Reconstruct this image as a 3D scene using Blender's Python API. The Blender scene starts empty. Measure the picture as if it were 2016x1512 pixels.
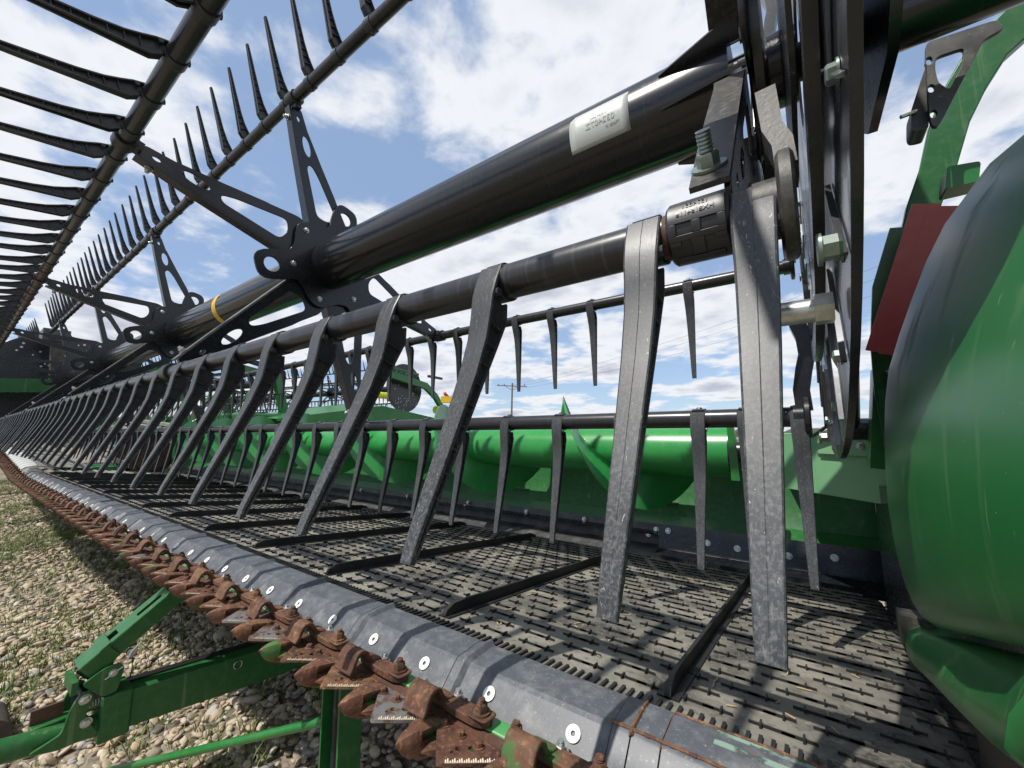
import bpy, bmesh, math, random
import numpy as np
from mathutils import Vector, Matrix
random.seed(7)
rng = np.random.default_rng(7)
S = bpy.context.scene
COL = S.collection

# ------------------------------------------------------------------ camera, world, sun
# The lens is the origin; +X runs along the header to its near end, +Y is the header's rear, Z up.
PITCH = math.atan(101 / 800.0)
YAW = math.atan(1120 / 806.4)
cam = bpy.data.cameras.new('camera')
cam.sensor_width = 36.0
cam.lens = 800.0 / 2016 * 36.0
cam.clip_start = 0.01
cam.clip_end = 3000
camo = bpy.data.objects.new('camera', cam)
COL.objects.link(camo)
sy, cy_ = math.sin(YAW), math.cos(YAW)
Rt = Vector((sy, cy_, 0))
Fh = Vector((-cy_, sy, 0))
Fw = Fh * math.cos(PITCH) + Vector((0, 0, math.sin(PITCH)))
Up = Rt.cross(Fw)
camo.matrix_world = Matrix(((Rt.x, Up.x, -Fw.x, 0), (Rt.y, Up.y, -Fw.y, 0), (Rt.z, Up.z, -Fw.z, 0), (0, 0, 0, 1)))
S.camera = camo
S.render.resolution_x = 1024
S.render.resolution_y = 768

TO_SUN = Vector((-0.23, -0.59, 1.0)).normalized()
sun = bpy.data.lights.new('sun', 'SUN')
sun.energy = 4.6
sun.angle = math.radians(0.53)
sun.color = (1.0, 0.955, 0.88)
suno = bpy.data.objects.new('sun', sun)
COL.objects.link(suno)
suno.rotation_euler = TO_SUN.to_track_quat('Z', 'Y').to_euler()
suno.location = (0, 0, 20)

world = bpy.data.worlds.new('World')
S.world = world
world.use_nodes = True
wt = world.node_tree
for n in list(wt.nodes):
    wt.nodes.remove(n)
def N(nt, t, **k):
    n = nt.nodes.new(t)
    for a, b in k.items():
        if a == 'inp':
            for i, v in b.items():
                n.inputs[i].default_value = v
        else:
            setattr(n, a, b)
    return n
def L(nt, a, b):
    nt.links.new(a, b)
wo = N(wt, 'ShaderNodeOutputWorld')
bg = N(wt, 'ShaderNodeBackground', inp={'Strength': 0.10})
sky = N(wt, 'ShaderNodeTexSky', sky_type='NISHITA', sun_disc=False)
el = math.asin(TO_SUN.z)
sky.sun_elevation = el
sky.sun_rotation = math.atan2(TO_SUN.x, TO_SUN.y)
sky.altitude = 600
sky.air_density = 1.0
sky.dust_density = 0.8
sky.ozone_density = 1.6
tc = N(wt, 'ShaderNodeTexCoord')
sep = N(wt, 'ShaderNodeSeparateXYZ')
L(wt, tc.outputs['Generated'], sep.inputs[0])
zz = N(wt, 'ShaderNodeMath', operation='MAXIMUM', inp={1: 0.0})
L(wt, sep.outputs['Z'], zz.inputs[0])
za = N(wt, 'ShaderNodeMath', operation='ADD', inp={1: 0.13})
L(wt, zz.outputs[0], za.inputs[0])
dx = N(wt, 'ShaderNodeMath', operation='DIVIDE')
dy = N(wt, 'ShaderNodeMath', operation='DIVIDE')
L(wt, sep.outputs['X'], dx.inputs[0]); L(wt, za.outputs[0], dx.inputs[1])
L(wt, sep.outputs['Y'], dy.inputs[0]); L(wt, za.outputs[0], dy.inputs[1])
cmb = N(wt, 'ShaderNodeCombineXYZ', inp={2: 1.9})
L(wt, dx.outputs[0], cmb.inputs[0]); L(wt, dy.outputs[0], cmb.inputs[1])
n1 = N(wt, 'ShaderNodeTexNoise', inp={'Scale': 1.30, 'Detail': 14.0, 'Roughness': 0.53, 'Distortion': 0.05})
n2 = N(wt, 'ShaderNodeTexNoise', inp={'Scale': 4.5, 'Detail': 9.0, 'Roughness': 0.60, 'Distortion': 0.3})
L(wt, cmb.outputs[0], n1.inputs['Vector']); L(wt, cmb.outputs[0], n2.inputs['Vector'])
nm = N(wt, 'ShaderNodeMix', data_type='FLOAT', inp={0: 0.22})
L(wt, n1.outputs[0], nm.inputs[2]); L(wt, n2.outputs[0], nm.inputs[3])
cov = N(wt, 'ShaderNodeMapRange', interpolation_type='SMOOTHSTEP', inp={1: 0.445, 2: 0.535, 3: 0.0, 4: 1.0})
L(wt, nm.outputs[0], cov.inputs[0])
# thick parts of a cloud have greyer undersides
thk = N(wt, 'ShaderNodeMapRange', interpolation_type='SMOOTHSTEP', inp={1: 0.53, 2: 0.68, 3: 0.0, 4: 1.0})
L(wt, nm.outputs[0], thk.inputs[0])
ccol = N(wt, 'ShaderNodeMix', data_type='RGBA', inp={6: (7.7, 7.9, 8.3, 1), 7: (4.4, 4.7, 5.7, 1)})
L(wt, thk.outputs[0], ccol.inputs[0])
hs = N(wt, 'ShaderNodeMix', data_type='RGBA', blend_type='MIX', inp={0: 0.42, 7: (4.5, 6.2, 9.2, 1)})
L(wt, sky.outputs[0], hs.inputs[6])
smix = N(wt, 'ShaderNodeMix', data_type='RGBA')
L(wt, cov.outputs[0], smix.inputs[0]); L(wt, hs.outputs[2], smix.inputs[6]); L(wt, ccol.outputs[2], smix.inputs[7])
L(wt, smix.outputs[2], bg.inputs['Color'])
L(wt, bg.outputs[0], wo.inputs['Surface'])

S.view_settings.view_transform = 'Standard'
S.view_settings.look = 'None'
S.view_settings.gamma = 1.0
S.view_settings.use_curve_mapping = False
S.view_settings.exposure = 0.20

# ------------------------------------------------------------------ materials
def new_mat(name):
    m = bpy.data.materials.new(name)
    m.use_nodes = True
    nt = m.node_tree
    return m, nt, nt.nodes['Principled BSDF']
def coords(nt, scale=(1, 1, 1), rnd=True):
    t = N(nt, 'ShaderNodeTexCoord')
    mp = N(nt, 'ShaderNodeMapping')
    mp.inputs['Scale'].default_value = scale
    L(nt, t.outputs['Object'], mp.inputs['Vector'])
    if rnd:
        oi = N(nt, 'ShaderNodeObjectInfo')
        ml = N(nt, 'ShaderNodeMath', operation='MULTIPLY', inp={1: 37.0})
        L(nt, oi.outputs['Random'], ml.inputs[0])
        L(nt, ml.outputs[0], mp.inputs['Location'])
    return mp.outputs[0]
def layer(nt, base, vec, col, scale, lo, hi, detail=6, rough=0.6, amt=1.0, dist=0.0):
    """mix col over base where a noise lies between lo and hi"""
    n = N(nt, 'ShaderNodeTexNoise', inp={'Scale': scale, 'Detail': detail, 'Roughness': rough, 'Distortion': dist})
    L(nt, vec, n.inputs['Vector'])
    r = N(nt, 'ShaderNodeMapRange', inp={1: lo, 2: hi, 3: 0.0, 4: amt})
    L(nt, n.outputs[0], r.inputs[0])
    mx = N(nt, 'ShaderNodeMix', data_type='RGBA')
    L(nt, r.outputs[0], mx.inputs[0])
    if isinstance(base, tuple):
        mx.inputs[6].default_value = (*base, 1)
    else:
        L(nt, base, mx.inputs[6])
    mx.inputs[7].default_value = (*col, 1)
    return mx.outputs[2], r.outputs[0], n.outputs[0]
def bump(nt, bs, h, strength=0.3, dist=0.001):
    b = N(nt, 'ShaderNodeBump', inp={'Strength': strength, 'Distance': dist})
    L(nt, h, b.inputs['Height'])
    L(nt, b.outputs[0], bs.inputs['Normal'])
def simple(name, col, rough=0.5, metal=0.0, layers=(), bmp=None, coat=0.0, scale=(1, 1, 1), rnd=True, roughvar=0.12):
    m, nt, bs = new_mat(name)
    v = coords(nt, scale, rnd)
    cur = tuple(col)
    first = None
    for (c, sc, lo, hi, amt) in layers:
        cur, fac, raw = layer(nt, cur, v, c, sc, lo, hi, amt=amt)
        if first is None:
            first = fac
    if isinstance(cur, tuple):
        bs.inputs['Base Color'].default_value = (*cur, 1)
    else:
        L(nt, cur, bs.inputs['Base Color'])
    bs.inputs['Metallic'].default_value = metal
    bs.inputs['Coat Weight'].default_value = coat
    bs.inputs['Coat Roughness'].default_value = 0.12
    if first is not None:
        r = N(nt, 'ShaderNodeMapRange', inp={1: 0.0, 2: 1.0, 3: rough, 4: min(1, rough + roughvar)})
        L(nt, first, r.inputs[0]); L(nt, r.outputs[0], bs.inputs['Roughness'])
    else:
        bs.inputs['Roughness'].default_value = rough
    if bmp:
        n = N(nt, 'ShaderNodeTexNoise', inp={'Scale': bmp[0], 'Detail': 6.0, 'Roughness': 0.65})
        L(nt, v, n.inputs['Vector'])
        bump(nt, bs, n.outputs[0], bmp[1], bmp[2])
    return m

M = {}
M['black'] = simple('black paint', (0.008, 0.010, 0.013), 0.27, layers=(((0.05, 0.05, 0.05), 60, 0.50, 0.85, 0.4), ((0.03, 0.031, 0.032), 7, 0.55, 0.9, 0.4)), bmp=(220, 0.04, 0.0004), coat=0.15)
# tube paint: worn by faint scratches that run round the tube
def tube_mat(name, col, scr, rough):
    m, nt, bs = new_mat(name)
    v = coords(nt, (1, 1, 1))
    c1, f1, _ = layer(nt, tuple(col), coords(nt, (260, 7, 7)), scr, 1.0, 0.56, 0.80, amt=0.6)
    c2, f2, _ = layer(nt, c1, v, (0.06, 0.06, 0.06), 42, 0.62, 0.88, amt=0.5)
    c3, f3, _ = layer(nt, c2, v, (0.13, 0.125, 0.11), 260, 0.66, 0.76, amt=0.7)
    L(nt, c3, bs.inputs['Base Color'])
    r = N(nt, 'ShaderNodeMapRange', inp={1: 0.0, 2: 1.0, 3: rough, 4: rough + 0.25})
    L(nt, f2, r.inputs[0]); L(nt, r.outputs[0], bs.inputs['Roughness'])
    bs.inputs['Coat Weight'].default_value = 0.1
    n = N(nt, 'ShaderNodeTexNoise', inp={'Scale': 90.0, 'Detail': 5.0})
    L(nt, v, n.inputs['Vector'])
    bump(nt, bs, n.outputs[0], 0.10, 0.0006)
    return m
M['tube'] = tube_mat('worn black tube paint', (0.008, 0.009, 0.011), (0.05, 0.052, 0.055), 0.22)
M['battube'] = tube_mat('dusty black bat tube', (0.016, 0.017, 0.019), (0.11, 0.105, 0.10), 0.30)
def finger_mat():
    m, nt, bs = new_mat('scuffed grey-black nylon')
    v = coords(nt)
    c0, f0, _ = layer(nt, (0.030, 0.033, 0.038), v, (0.066, 0.071, 0.078), 16, 0.42, 0.70, amt=0.6)
    c1, f1, _ = layer(nt, c0, coords(nt, (1.0, 1, 0.22)), (0.20, 0.20, 0.19), 620, 0.56, 0.70, amt=0.55, dist=1.5)
    c2, f2, _ = layer(nt, c1, coords(nt, (1, 1, 0.35)), (0.50, 0.48, 0.42), 260, 0.665, 0.70, amt=0.85, dist=3.0)
    # tips are scuffed paler by the crop
    t = N(nt, 'ShaderNodeTexCoord'); sp = N(nt, 'ShaderNodeSeparateXYZ'); L(nt, t.outputs['Object'], sp.inputs[0])
    mr = N(nt, 'ShaderNodeMapRange', inp={1: -0.06, 2: -0.25, 3: 0.05, 4: 0.6}); L(nt, sp.outputs[2], mr.inputs[0])
    nn = N(nt, 'ShaderNodeTexNoise', inp={'Scale': 420.0, 'Detail': 6.0, 'Roughness': 0.7}); L(nt, v, nn.inputs['Vector'])
    r2 = N(nt, 'ShaderNodeMapRange', inp={1: 0.47, 2: 0.62, 3: 0.0, 4: 1.0}); L(nt, nn.outputs[0], r2.inputs[0])
    mu = N(nt, 'ShaderNodeMath', operation='MULTIPLY'); L(nt, mr.outputs[0], mu.inputs[0]); L(nt, r2.outputs[0], mu.inputs[1])
    mx = N(nt, 'ShaderNodeMix', data_type='RGBA', inp={7: (0.15, 0.152, 0.15, 1)}); L(nt, mu.outputs[0], mx.inputs[0]); L(nt, c2, mx.inputs[6])
    L(nt, mx.outputs[2], bs.inputs['Base Color'])
    r = N(nt, 'ShaderNodeMapRange', inp={1: 0.0, 2: 1.0, 3: 0.40, 4: 0.6}); L(nt, f1, r.inputs[0]); L(nt, r.outputs[0], bs.inputs['Roughness'])
    bs.inputs['Specular IOR Level'].default_value = 0.38
    bump(nt, bs, nn.outputs[0], 0.12, 0.0004)
    return m
M['finger'] = finger_mat()
M['nylon'] = simple('matt black nylon', (0.020, 0.021, 0.023), 0.42, layers=(((0.06, 0.06, 0.058), 60, 0.5, 0.8, 0.5),), bmp=(200, 0.1, 0.0005))
def rust_mat(name, green=0.0):
    m, nt, bs = new_mat(name)
    v = coords(nt)
    c0, f0, n0 = layer(nt, (0.055, 0.024, 0.017), v, (0.135, 0.060, 0.036), 55, 0.35, 0.65)
    c1, f1, _ = layer(nt, c0, v, (0.27, 0.13, 0.07), 190, 0.54, 0.72, amt=0.9)
    c2, f2, _ = layer(nt, c1, v, (0.030, 0.014, 0.012), 28, 0.56, 0.75, amt=0.7)
    c3 = c2
    if green > 0:
        c3, f3, _ = layer(nt, c2, v, (0.035, 0.13, 0.03), 22, 0.63 - green * 0.07, 0.68 - green * 0.07, amt=0.8)
    oi = N(nt, 'ShaderNodeObjectInfo')
    hv = N(nt, 'ShaderNodeHueSaturation'); mv = N(nt, 'ShaderNodeMapRange', inp={1: 0.0, 2: 1.0, 3: 0.72, 4: 1.45}); L(nt, oi.outputs['Random'], mv.inputs[0]); L(nt, mv.outputs[0], hv.inputs['Value'])
    m2 = N(nt, 'ShaderNodeMath', operation='MULTIPLY', inp={1: 7.31}); L(nt, oi.outputs['Random'], m2.inputs[0]); m3 = N(nt, 'ShaderNodeMath', operation='FRACT'); L(nt, m2.outputs[0], m3.inputs[0])
    mh = N(nt, 'ShaderNodeMapRange', inp={1: 0.0, 2: 1.0, 3: 0.500, 4: 0.518}); L(nt, m3.outputs[0], mh.inputs[0]); L(nt, mh.outputs[0], hv.inputs['Hue'])
    L(nt, c3, hv.inputs['Color']); L(nt, hv.outputs[0], bs.inputs['Base Color'])
    bs.inputs['Roughness'].default_value = 0.72
    bs.inputs['Specular IOR Level'].default_value = 0.35
    n = N(nt, 'ShaderNodeTexNoise', inp={'Scale': 420.0, 'Detail': 8.0, 'Roughness': 0.7}); L(nt, v, n.inputs['Vector'])
    bump(nt, bs, n.outputs[0], 0.35, 0.0007)
    return m
M['rust'] = rust_mat('red-brown rust')
M['rustg'] = rust_mat('rust over green paint', 1.0)
M['bladesteel'] = simple('greyed knife steel', (0.23, 0.22, 0.21), 0.45, metal=0.5, layers=(((0.13, 0.06, 0.035), 60, 0.48, 0.58, 0.9), ((0.34, 0.33, 0.32), 200, 0.55, 0.75, 0.7)))
M['rustm'] = simple('rusty steel', (0.10, 0.045, 0.025), 0.6, metal=0.2, layers=(((0.035, 0.028, 0.025), 40, 0.45, 0.65, 0.9), ((0.23, 0.12, 0.07), 160, 0.55, 0.75, 0.8)), bmp=(300, 0.4, 0.001))
def green_mat(name, dusty, rough=0.3, col=(0.009, 0.135, 0.024)):
    m, nt, bs = new_mat(name)
    v = coords(nt)
    c0, f0, _ = layer(nt, tuple(col), v, (col[0] * 2.0 + 0.01, col[1] * 1.25, col[2] * 1.5), 6, 0.35, 0.75, amt=0.8)
    c1, f1, _ = layer(nt, c0, v, (0.26, 0.33, 0.20), 70, 0.45, 1.05, amt=dusty * .5)
    c2, f2, _ = layer(nt, c1, coords(nt, (60, 60, 2.5)), (0.30, 0.36, 0.20), 1.0, 0.60, 0.82, amt=dusty * 1.1)
    c3, f3, _ = layer(nt, c2, v, (0.42, 0.45, 0.33), 320, 0.69, 0.77, amt=dusty * 1.3)
    L(nt, c3, bs.inputs['Base Color'])
    r = N(nt, 'ShaderNodeMapRange', inp={1: 0.0, 2: 1.0, 3: rough, 4: rough + 0.3}); L(nt, f1, r.inputs[0]); L(nt, r.outputs[0], bs.inputs['Roughness'])
    n = N(nt, 'ShaderNodeTexNoise', inp={'Scale': 26.0, 'Detail': 3.0}); L(nt, v, n.inputs['Vector'])
    bump(nt, bs, n.outputs[0], 0.05, 0.002)
    return m
M['green'] = green_mat('green machine paint', 0.35)
M['greend'] = green_mat('dusty green paint', 0.45, 0.36, (0.008, 0.095, 0.020))
M['augerg'] = green_mat('bright green paint', 0.30, 0.30, (0.014, 0.215, 0.042))
M['divider'] = green_mat('scuffed green moulded plastic', 0.26, 0.24, (0.010, 0.115, 0.028))
M['panel'] = green_mat('green sheet metal with pale dust', 0.8, 0.42, (0.12, 0.33, 0.16))
def divider_mat():
    m, nt, bs = new_mat('scuffed green moulded plastic')
    v = coords(nt, rnd=False)
    c0, f0, _ = layer(nt, (0.009, 0.105, 0.024), v, (0.022, 0.150, 0.040), 5, 0.35, 0.75, amt=0.8)
    c1, f1, _ = layer(nt, c0, coords(nt, (34, 34, 1.6), False), (0.20, 0.29, 0.15), 1.0, 0.56, 0.80, amt=0.55)
    c2, f2, _ = layer(nt, c1, coords(nt, (150, 150, 5), False), (0.36, 0.40, 0.26), 1.0, 0.66, 0.78, amt=0.55)
    c3, f3, _ = layer(nt, c2, v, (0.38, 0.42, 0.30), 240, 0.70, 0.75, amt=0.7)
    L(nt, c3, bs.inputs['Base Color'])
    r = N(nt, 'ShaderNodeMapRange', inp={1: 0.0, 2: 0.6, 3: 0.33, 4: 0.60}); L(nt, f1, r.inputs[0]); L(nt, r.outputs[0], bs.inputs['Roughness'])
    n = N(nt, 'ShaderNodeTexNoise', inp={'Scale': 1.0, 'Detail': 6.0}); L(nt, coords(nt, (220, 220, 12), False), n.inputs['Vector'])
    bump(nt, bs, n.outputs[0], 0.06, 0.0006)
    return m
M['divider'] = divider_mat()
M['ledge'] = green_mat('bright green ledge paint', 0.8, 0.42, (0.03, 0.24, 0.055))
M['apron'] = simple('slate grey moulded apron', (0.068, 0.075, 0.088), 0.46, layers=(((0.17, 0.175, 0.18), 70, 0.46, 0.72, 0.55), ((0.36, 0.35, 0.31), 22, 0.56, 0.74, 0.40), ((0.34, 0.33, 0.31), 340, 0.60, 0.70, 0.55)), bmp=(260, 0.15, 0.0006), rnd=False)
def belt_mat(name='dusty black draper rubber'):
    m, nt, bs = new_mat(name)
    v = coords(nt, rnd=False)
    c0, f0, _ = layer(nt, (0.030, 0.028, 0.026), v, (0.29, 0.270, 0.225), 9, 0.38, 0.62, amt=0.72)
    c1, f1, _ = layer(nt, c0, coords(nt, (1, 1.8, 1), False), (0.16, 0.15, 0.13), 210, 0.44, 0.62, amt=0.6)
    c2, f2, _ = layer(nt, c1, v, (0.40, 0.36, 0.28), 60, 0.60, 0.80, amt=0.6)
    c3, f3, _ = layer(nt, c2, v, (0.03, 0.028, 0.026), 75, 0.56, 0.72, amt=0.75)
    oi = N(nt, 'ShaderNodeObjectInfo')
    hv = N(nt, 'ShaderNodeHueSaturation'); mv = N(nt, 'ShaderNodeMapRange', inp={1: 0.0, 2: 1.0, 3: 0.72, 4: 1.45}); L(nt, oi.outputs['Random'], mv.inputs[0]); L(nt, mv.outputs[0], hv.inputs['Value'])
    m2 = N(nt, 'ShaderNodeMath', operation='MULTIPLY', inp={1: 7.31}); L(nt, oi.outputs['Random'], m2.inputs[0]); m3 = N(nt, 'ShaderNodeMath', operation='FRACT'); L(nt, m2.outputs[0], m3.inputs[0])
    mh = N(nt, 'ShaderNodeMapRange', inp={1: 0.0, 2: 1.0, 3: 0.500, 4: 0.518}); L(nt, m3.outputs[0], mh.inputs[0]); L(nt, mh.outputs[0], hv.inputs['Hue'])
    L(nt, c3, hv.inputs['Color']); L(nt, hv.outputs[0], bs.inputs['Base Color'])
    bs.inputs['Roughness'].default_value = 0.72
    n = N(nt, 'ShaderNodeTexNoise', inp={'Scale': 420.0, 'Detail': 6.0, 'Roughness': 0.7}); L(nt, v, n.inputs['Vector'])
    bump(nt, bs, n.outputs[0], 0.4, 0.0008)
    return m
M['belt'] = belt_mat()
M['rib'] = simple('black rubber rib', (0.014, 0.014, 0.014), 0.55, layers=(((0.06, 0.055, 0.05), 60, 0.55, 0.8, 0.6),))
M['zinc'] = simple('zinc plated steel', (0.55, 0.56, 0.54), 0.34, metal=0.9, layers=(((0.30, 0.33, 0.30), 90, 0.45, 0.7, 0.7),))
M['zincg'] = simple('greenish zinc plating', (0.24, 0.29, 0.26), 0.38, metal=0.75, layers=(((0.16, 0.19, 0.17), 120, 0.5, 0.72, 0.8),))
M['white'] = simple('white plastic washer', (0.74, 0.74, 0.71), 0.45, layers=(((0.45, 0.42, 0.36), 160, 0.52, 0.70, 0.6),))
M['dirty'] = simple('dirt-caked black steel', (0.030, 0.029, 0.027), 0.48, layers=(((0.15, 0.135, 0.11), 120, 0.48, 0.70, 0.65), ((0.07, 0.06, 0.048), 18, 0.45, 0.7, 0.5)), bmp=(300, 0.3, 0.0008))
M['painted_sheen'] = simple('black paint with painted sun sheen', (0.07, 0.07, 0.068), 0.42, layers=(((0.20, 0.195, 0.18), 40, 0.4, 0.7, 0.8),))  # pale grey over black: sunlit sheen of the arm flanges painted into the colour
M['mud'] = simple('dried brown mud', (0.10, 0.062, 0.036), 0.85, layers=(((0.22, 0.15, 0.09), 60, 0.45, 0.7, 0.7),), bmp=(140, 0.8, 0.003))
M['yellow'] = simple('yellow tape', (0.68, 0.42, 0.015), 0.45, layers=(((0.42, 0.26, 0.03), 60, 0.5, 0.8, 0.6),))
M['red'] = simple('faded red paint', (0.50, 0.06, 0.06), 0.42, layers=(((0.55, 0.18, 0.16), 20, 0.4, 0.8, 0.6),))
M['amber'] = simple('amber lens', (0.55, 0.16, 0.02), 0.2)
M['lime'] = simple('yellow plastic tube', (0.62, 0.62, 0.03), 0.4)
M['label'] = simple('white paper label', (0.46, 0.49, 0.47), 0.32, layers=(((0.5, 0.52, 0.48), 14, 0.5, 0.8, 0.6),), bmp=(30, 0.2, 0.002))
M['ink'] = simple('faded grey print', (0.30, 0.32, 0.31), 0.5)
M['wood'] = simple('weathered pole wood', (0.19, 0.13, 0.085), 0.85, layers=(((0.10, 0.07, 0.05), 6, 0.4, 0.7, 0.8),))
M['steel'] = simple('bare serrated steel', (0.75, 0.66, 0.52), 0.45, metal=0.2)
M['pale'] = simple('rubbed pale green primer', (0.21, 0.31, 0.25), 0.5, layers=(((0.05, 0.055, 0.065), 30, 0.50, 0.56, 0.9), ((0.20, 0.09, 0.05), 60, 0.62, 0.68, 0.9)), rnd=False)
M['palegrey'] = simple('pale grey plastic', (0.42, 0.43, 0.42), 0.55)
M['hose'] = simple('black hose', (0.015, 0.015, 0.016), 0.4)
M['wfiber'] = simple('off-white plastic', (0.7, 0.72, 0.70), 0.5)
M['polish'] = simple('polished dark plate', (0.16, 0.17, 0.19), 0.22, metal=0.55, layers=(((0.05, 0.05, 0.055), 9, 0.48, 0.52, 0.8), ((0.20, 0.12, 0.07), 40, 0.62, 0.74, 0.7)), bmp=(60, 0.08, 0.001))
M['tyre'] = simple('dark cracked rubber', (0.05, 0.042, 0.036), 0.85, layers=(((0.12, 0.09, 0.07), 40, 0.5, 0.7, 0.7),), bmp=(60, 0.6, 0.004))

# ------------------------------------------------------------------ mesh builder
class MB:
    def __init__(s):
        s.v = []; s.f = []
    def add(s, vs, fs):
        o = len(s.v)
        s.v += [tuple(v) for v in vs]
        s.f += [tuple(i + o for i in f) for f in fs]
        return s
    def box(s, a, b):
        x0, y0, z0 = a; x1, y1, z1 = b
        return s.add([(x0, y0, z0), (x1, y0, z0), (x1, y1, z0), (x0, y1, z0), (x0, y0, z1), (x1, y0, z1), (x1, y1, z1), (x0, y1, z1)],
                     [(0, 3, 2, 1), (4, 5, 6, 7), (0, 1, 5, 4), (1, 2, 6, 5), (2, 3, 7, 6), (3, 0, 4, 7)])
    def loft(s, rings, close=True, caps=True):
        n = len(rings[0]); vs = []; fs = []
        for r in rings:
            vs += list(r)
        m = n if close else n - 1
        for i in range(len(rings) - 1):
            for j in range(m):
                k = (j + 1) % n
                fs.append((i * n + j, i * n + k, (i + 1) * n + k, (i + 1) * n + j))
        if caps and close:
            fs.append(tuple(reversed(range(n))))
            fs.append(tuple((len(rings) - 1) * n + j for j in range(n)))
        return s.add(vs, fs)
    def tube(s, pts, r, n=12, caps=True):
        pts = [Vector(p) for p in pts]
        rr = r if isinstance(r, (list, tuple)) else [r] * len(pts)
        rings = []
        ref = Vector((0, 0, 1))
        prev = None
        for i, p in enumerate(pts):
            t = (pts[min(i + 1, len(pts) - 1)] - pts[max(i - 1, 0)]).normalized()
            if prev is None:
                a = t.cross(ref)
                if a.length < 1e-3:
                    a = t.cross(Vector((0, 1, 0)))
                a.normalize()
            else:
                a = prev - t * prev.dot(t); a.normalize()
            prev = a
            b = t.cross(a)
            rings.append([p + a * (rr[i] * math.cos(2 * math.pi * j / n)) + b * (rr[i] * math.sin(2 * math.pi * j / n)) for j in range(n)])
        return s.loft(rings, True, caps)
    def prism(s, poly, axis, a, b):
        """poly: 2D points; axis 'x': (y,z) extruded in x from a to b; 'y': (x,z); 'z': (x,y)"""
        def P(u, v, w):
            return (w, u, v) if axis == 'x' else ((u, w, v) if axis == 'y' else (u, v, w))
        return s.loft([[P(u, v, a) for u, v in poly], [P(u, v, b) for u, v in poly]])
    def sweepbox(s, pts, w, h, wdir=(1, 0, 0)):
        """rectangular bar through pts; w along wdir, h across"""
        pts = [Vector(p) for p in pts]; rings = []
        wd = Vector(wdir)
        for i, p in enumerate(pts):
            t = (pts[min(i + 1, len(pts) - 1)] - pts[max(i - 1, 0)]).normalized()
            a = (wd - t * wd.dot(t)).normalized(); b = t.cross(a)
            ww = w[i] if isinstance(w, (list, tuple)) else w
            hh = h[i] if isinstance(h, (list, tuple)) else h
            rings.append([p + a * ww / 2 + b * hh / 2, p - a * ww / 2 + b * hh / 2, p - a * ww / 2 - b * hh / 2, p + a * ww / 2 - b * hh / 2])
        return s.loft(rings)
    def mesh(s, name, smooth=None):
        me = bpy.data.meshes.new(name)
        me.from_pydata(s.v, [], s.f)
        bm = bmesh.new(); bm.from_mesh(me)
        bmesh.ops.recalc_face_normals(bm, faces=bm.faces)
        bm.to_mesh(me); bm.free()
        if smooth:
            me.shade_smooth()
            try:
                me.set_sharp_from_angle(angle=math.radians(smooth))
            except Exception:
                pass
        return me
def link(name, me, mt, parent=None, loc=(0, 0, 0), rot=(0, 0, 0), bev=0.0, label=None, kind=None):
    if isinstance(me, MB):
        me = me.mesh(name, 35)
    if mt is not None and not me.materials:
        me.materials.append(M[mt] if isinstance(mt, str) else mt)
    o = bpy.data.objects.new(name, me)
    COL.objects.link(o)
    o.location = loc; o.rotation_euler = rot
    if parent: o.parent = parent
    if bev:
        b = o.modifiers.new('bevel', 'BEVEL'); b.width = bev; b.segments = 2; b.limit_method = 'ANGLE'; b.angle_limit = math.radians(40)
        b.harden_normals = False
    if label: o['label'] = label
    if kind: o['kind'] = kind
    return o
def thing(name, label, cat, loc=(0, 0, 0), group=None, rot=(0, 0, 0)):
    o = bpy.data.objects.new(name, None); COL.objects.link(o)
    o.location = loc; o.rotation_euler = rot
    o.empty_display_size = 0.1
    o['label'] = label; o['category'] = cat
    if group: o['group'] = group
    return o
def tag(o, label, cat, group=None, kind=None):
    o['label'] = label; o['category'] = cat
    if group: o['group'] = group
    if kind: o['kind'] = kind
    return o
def plate(name, outline, holes, thick, axis='x', bevel=0.0):
    """flat plate with real holes; outline/holes in (u,v); for axis x the plate lies in YZ, centred at x=0"""
    cu = bpy.data.curves.new(name, 'CURVE'); cu.dimensions = '2D'; cu.fill_mode = 'BOTH'
    cu.extrude = thick / 2
    if bevel:
        cu.bevel_depth = bevel; cu.bevel_resolution = 1; cu.offset = -bevel; cu.extrude = thick / 2 - bevel
    for pl in [outline] + list(holes):
        sp = cu.splines.new('POLY'); sp.points.add(len(pl) - 1)
        for i, (u, v) in enumerate(pl): sp.points[i].co = (u, v, 0, 1)
        sp.use_cyclic_u = True
    ob = bpy.data.objects.new(name, cu)
    dg = bpy.context.evaluated_depsgraph_get()
    COL.objects.link(ob); dg.update()
    me = bpy.data.meshes.new_from_object(ob.evaluated_get(dg))
    bpy.data.objects.remove(ob); bpy.data.curves.remove(cu)
    me.name = name
    if axis == 'x':
        me.transform(Matrix(((0, 0, 1, 0), (1, 0, 0, 0), (0, 1, 0, 0), (0, 0, 0, 1))))
    elif axis == 'y':
        me.transform(Matrix(((1, 0, 0, 0), (0, 0, -1, 0), (0, 1, 0, 0), (0, 0, 0, 1))))
    me.materials.clear()
    return me
def ell(cx, cz, a, b, rot=0.0, n=16):
    return [(cx + a * math.cos(t) * math.cos(rot) - b * math.sin(t) * math.sin(rot), cz + a * math.cos(t) * math.sin(rot) + b * math.sin(t) * math.cos(rot)) for t in [2 * math.pi * i / n for i in range(n)]]
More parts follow.
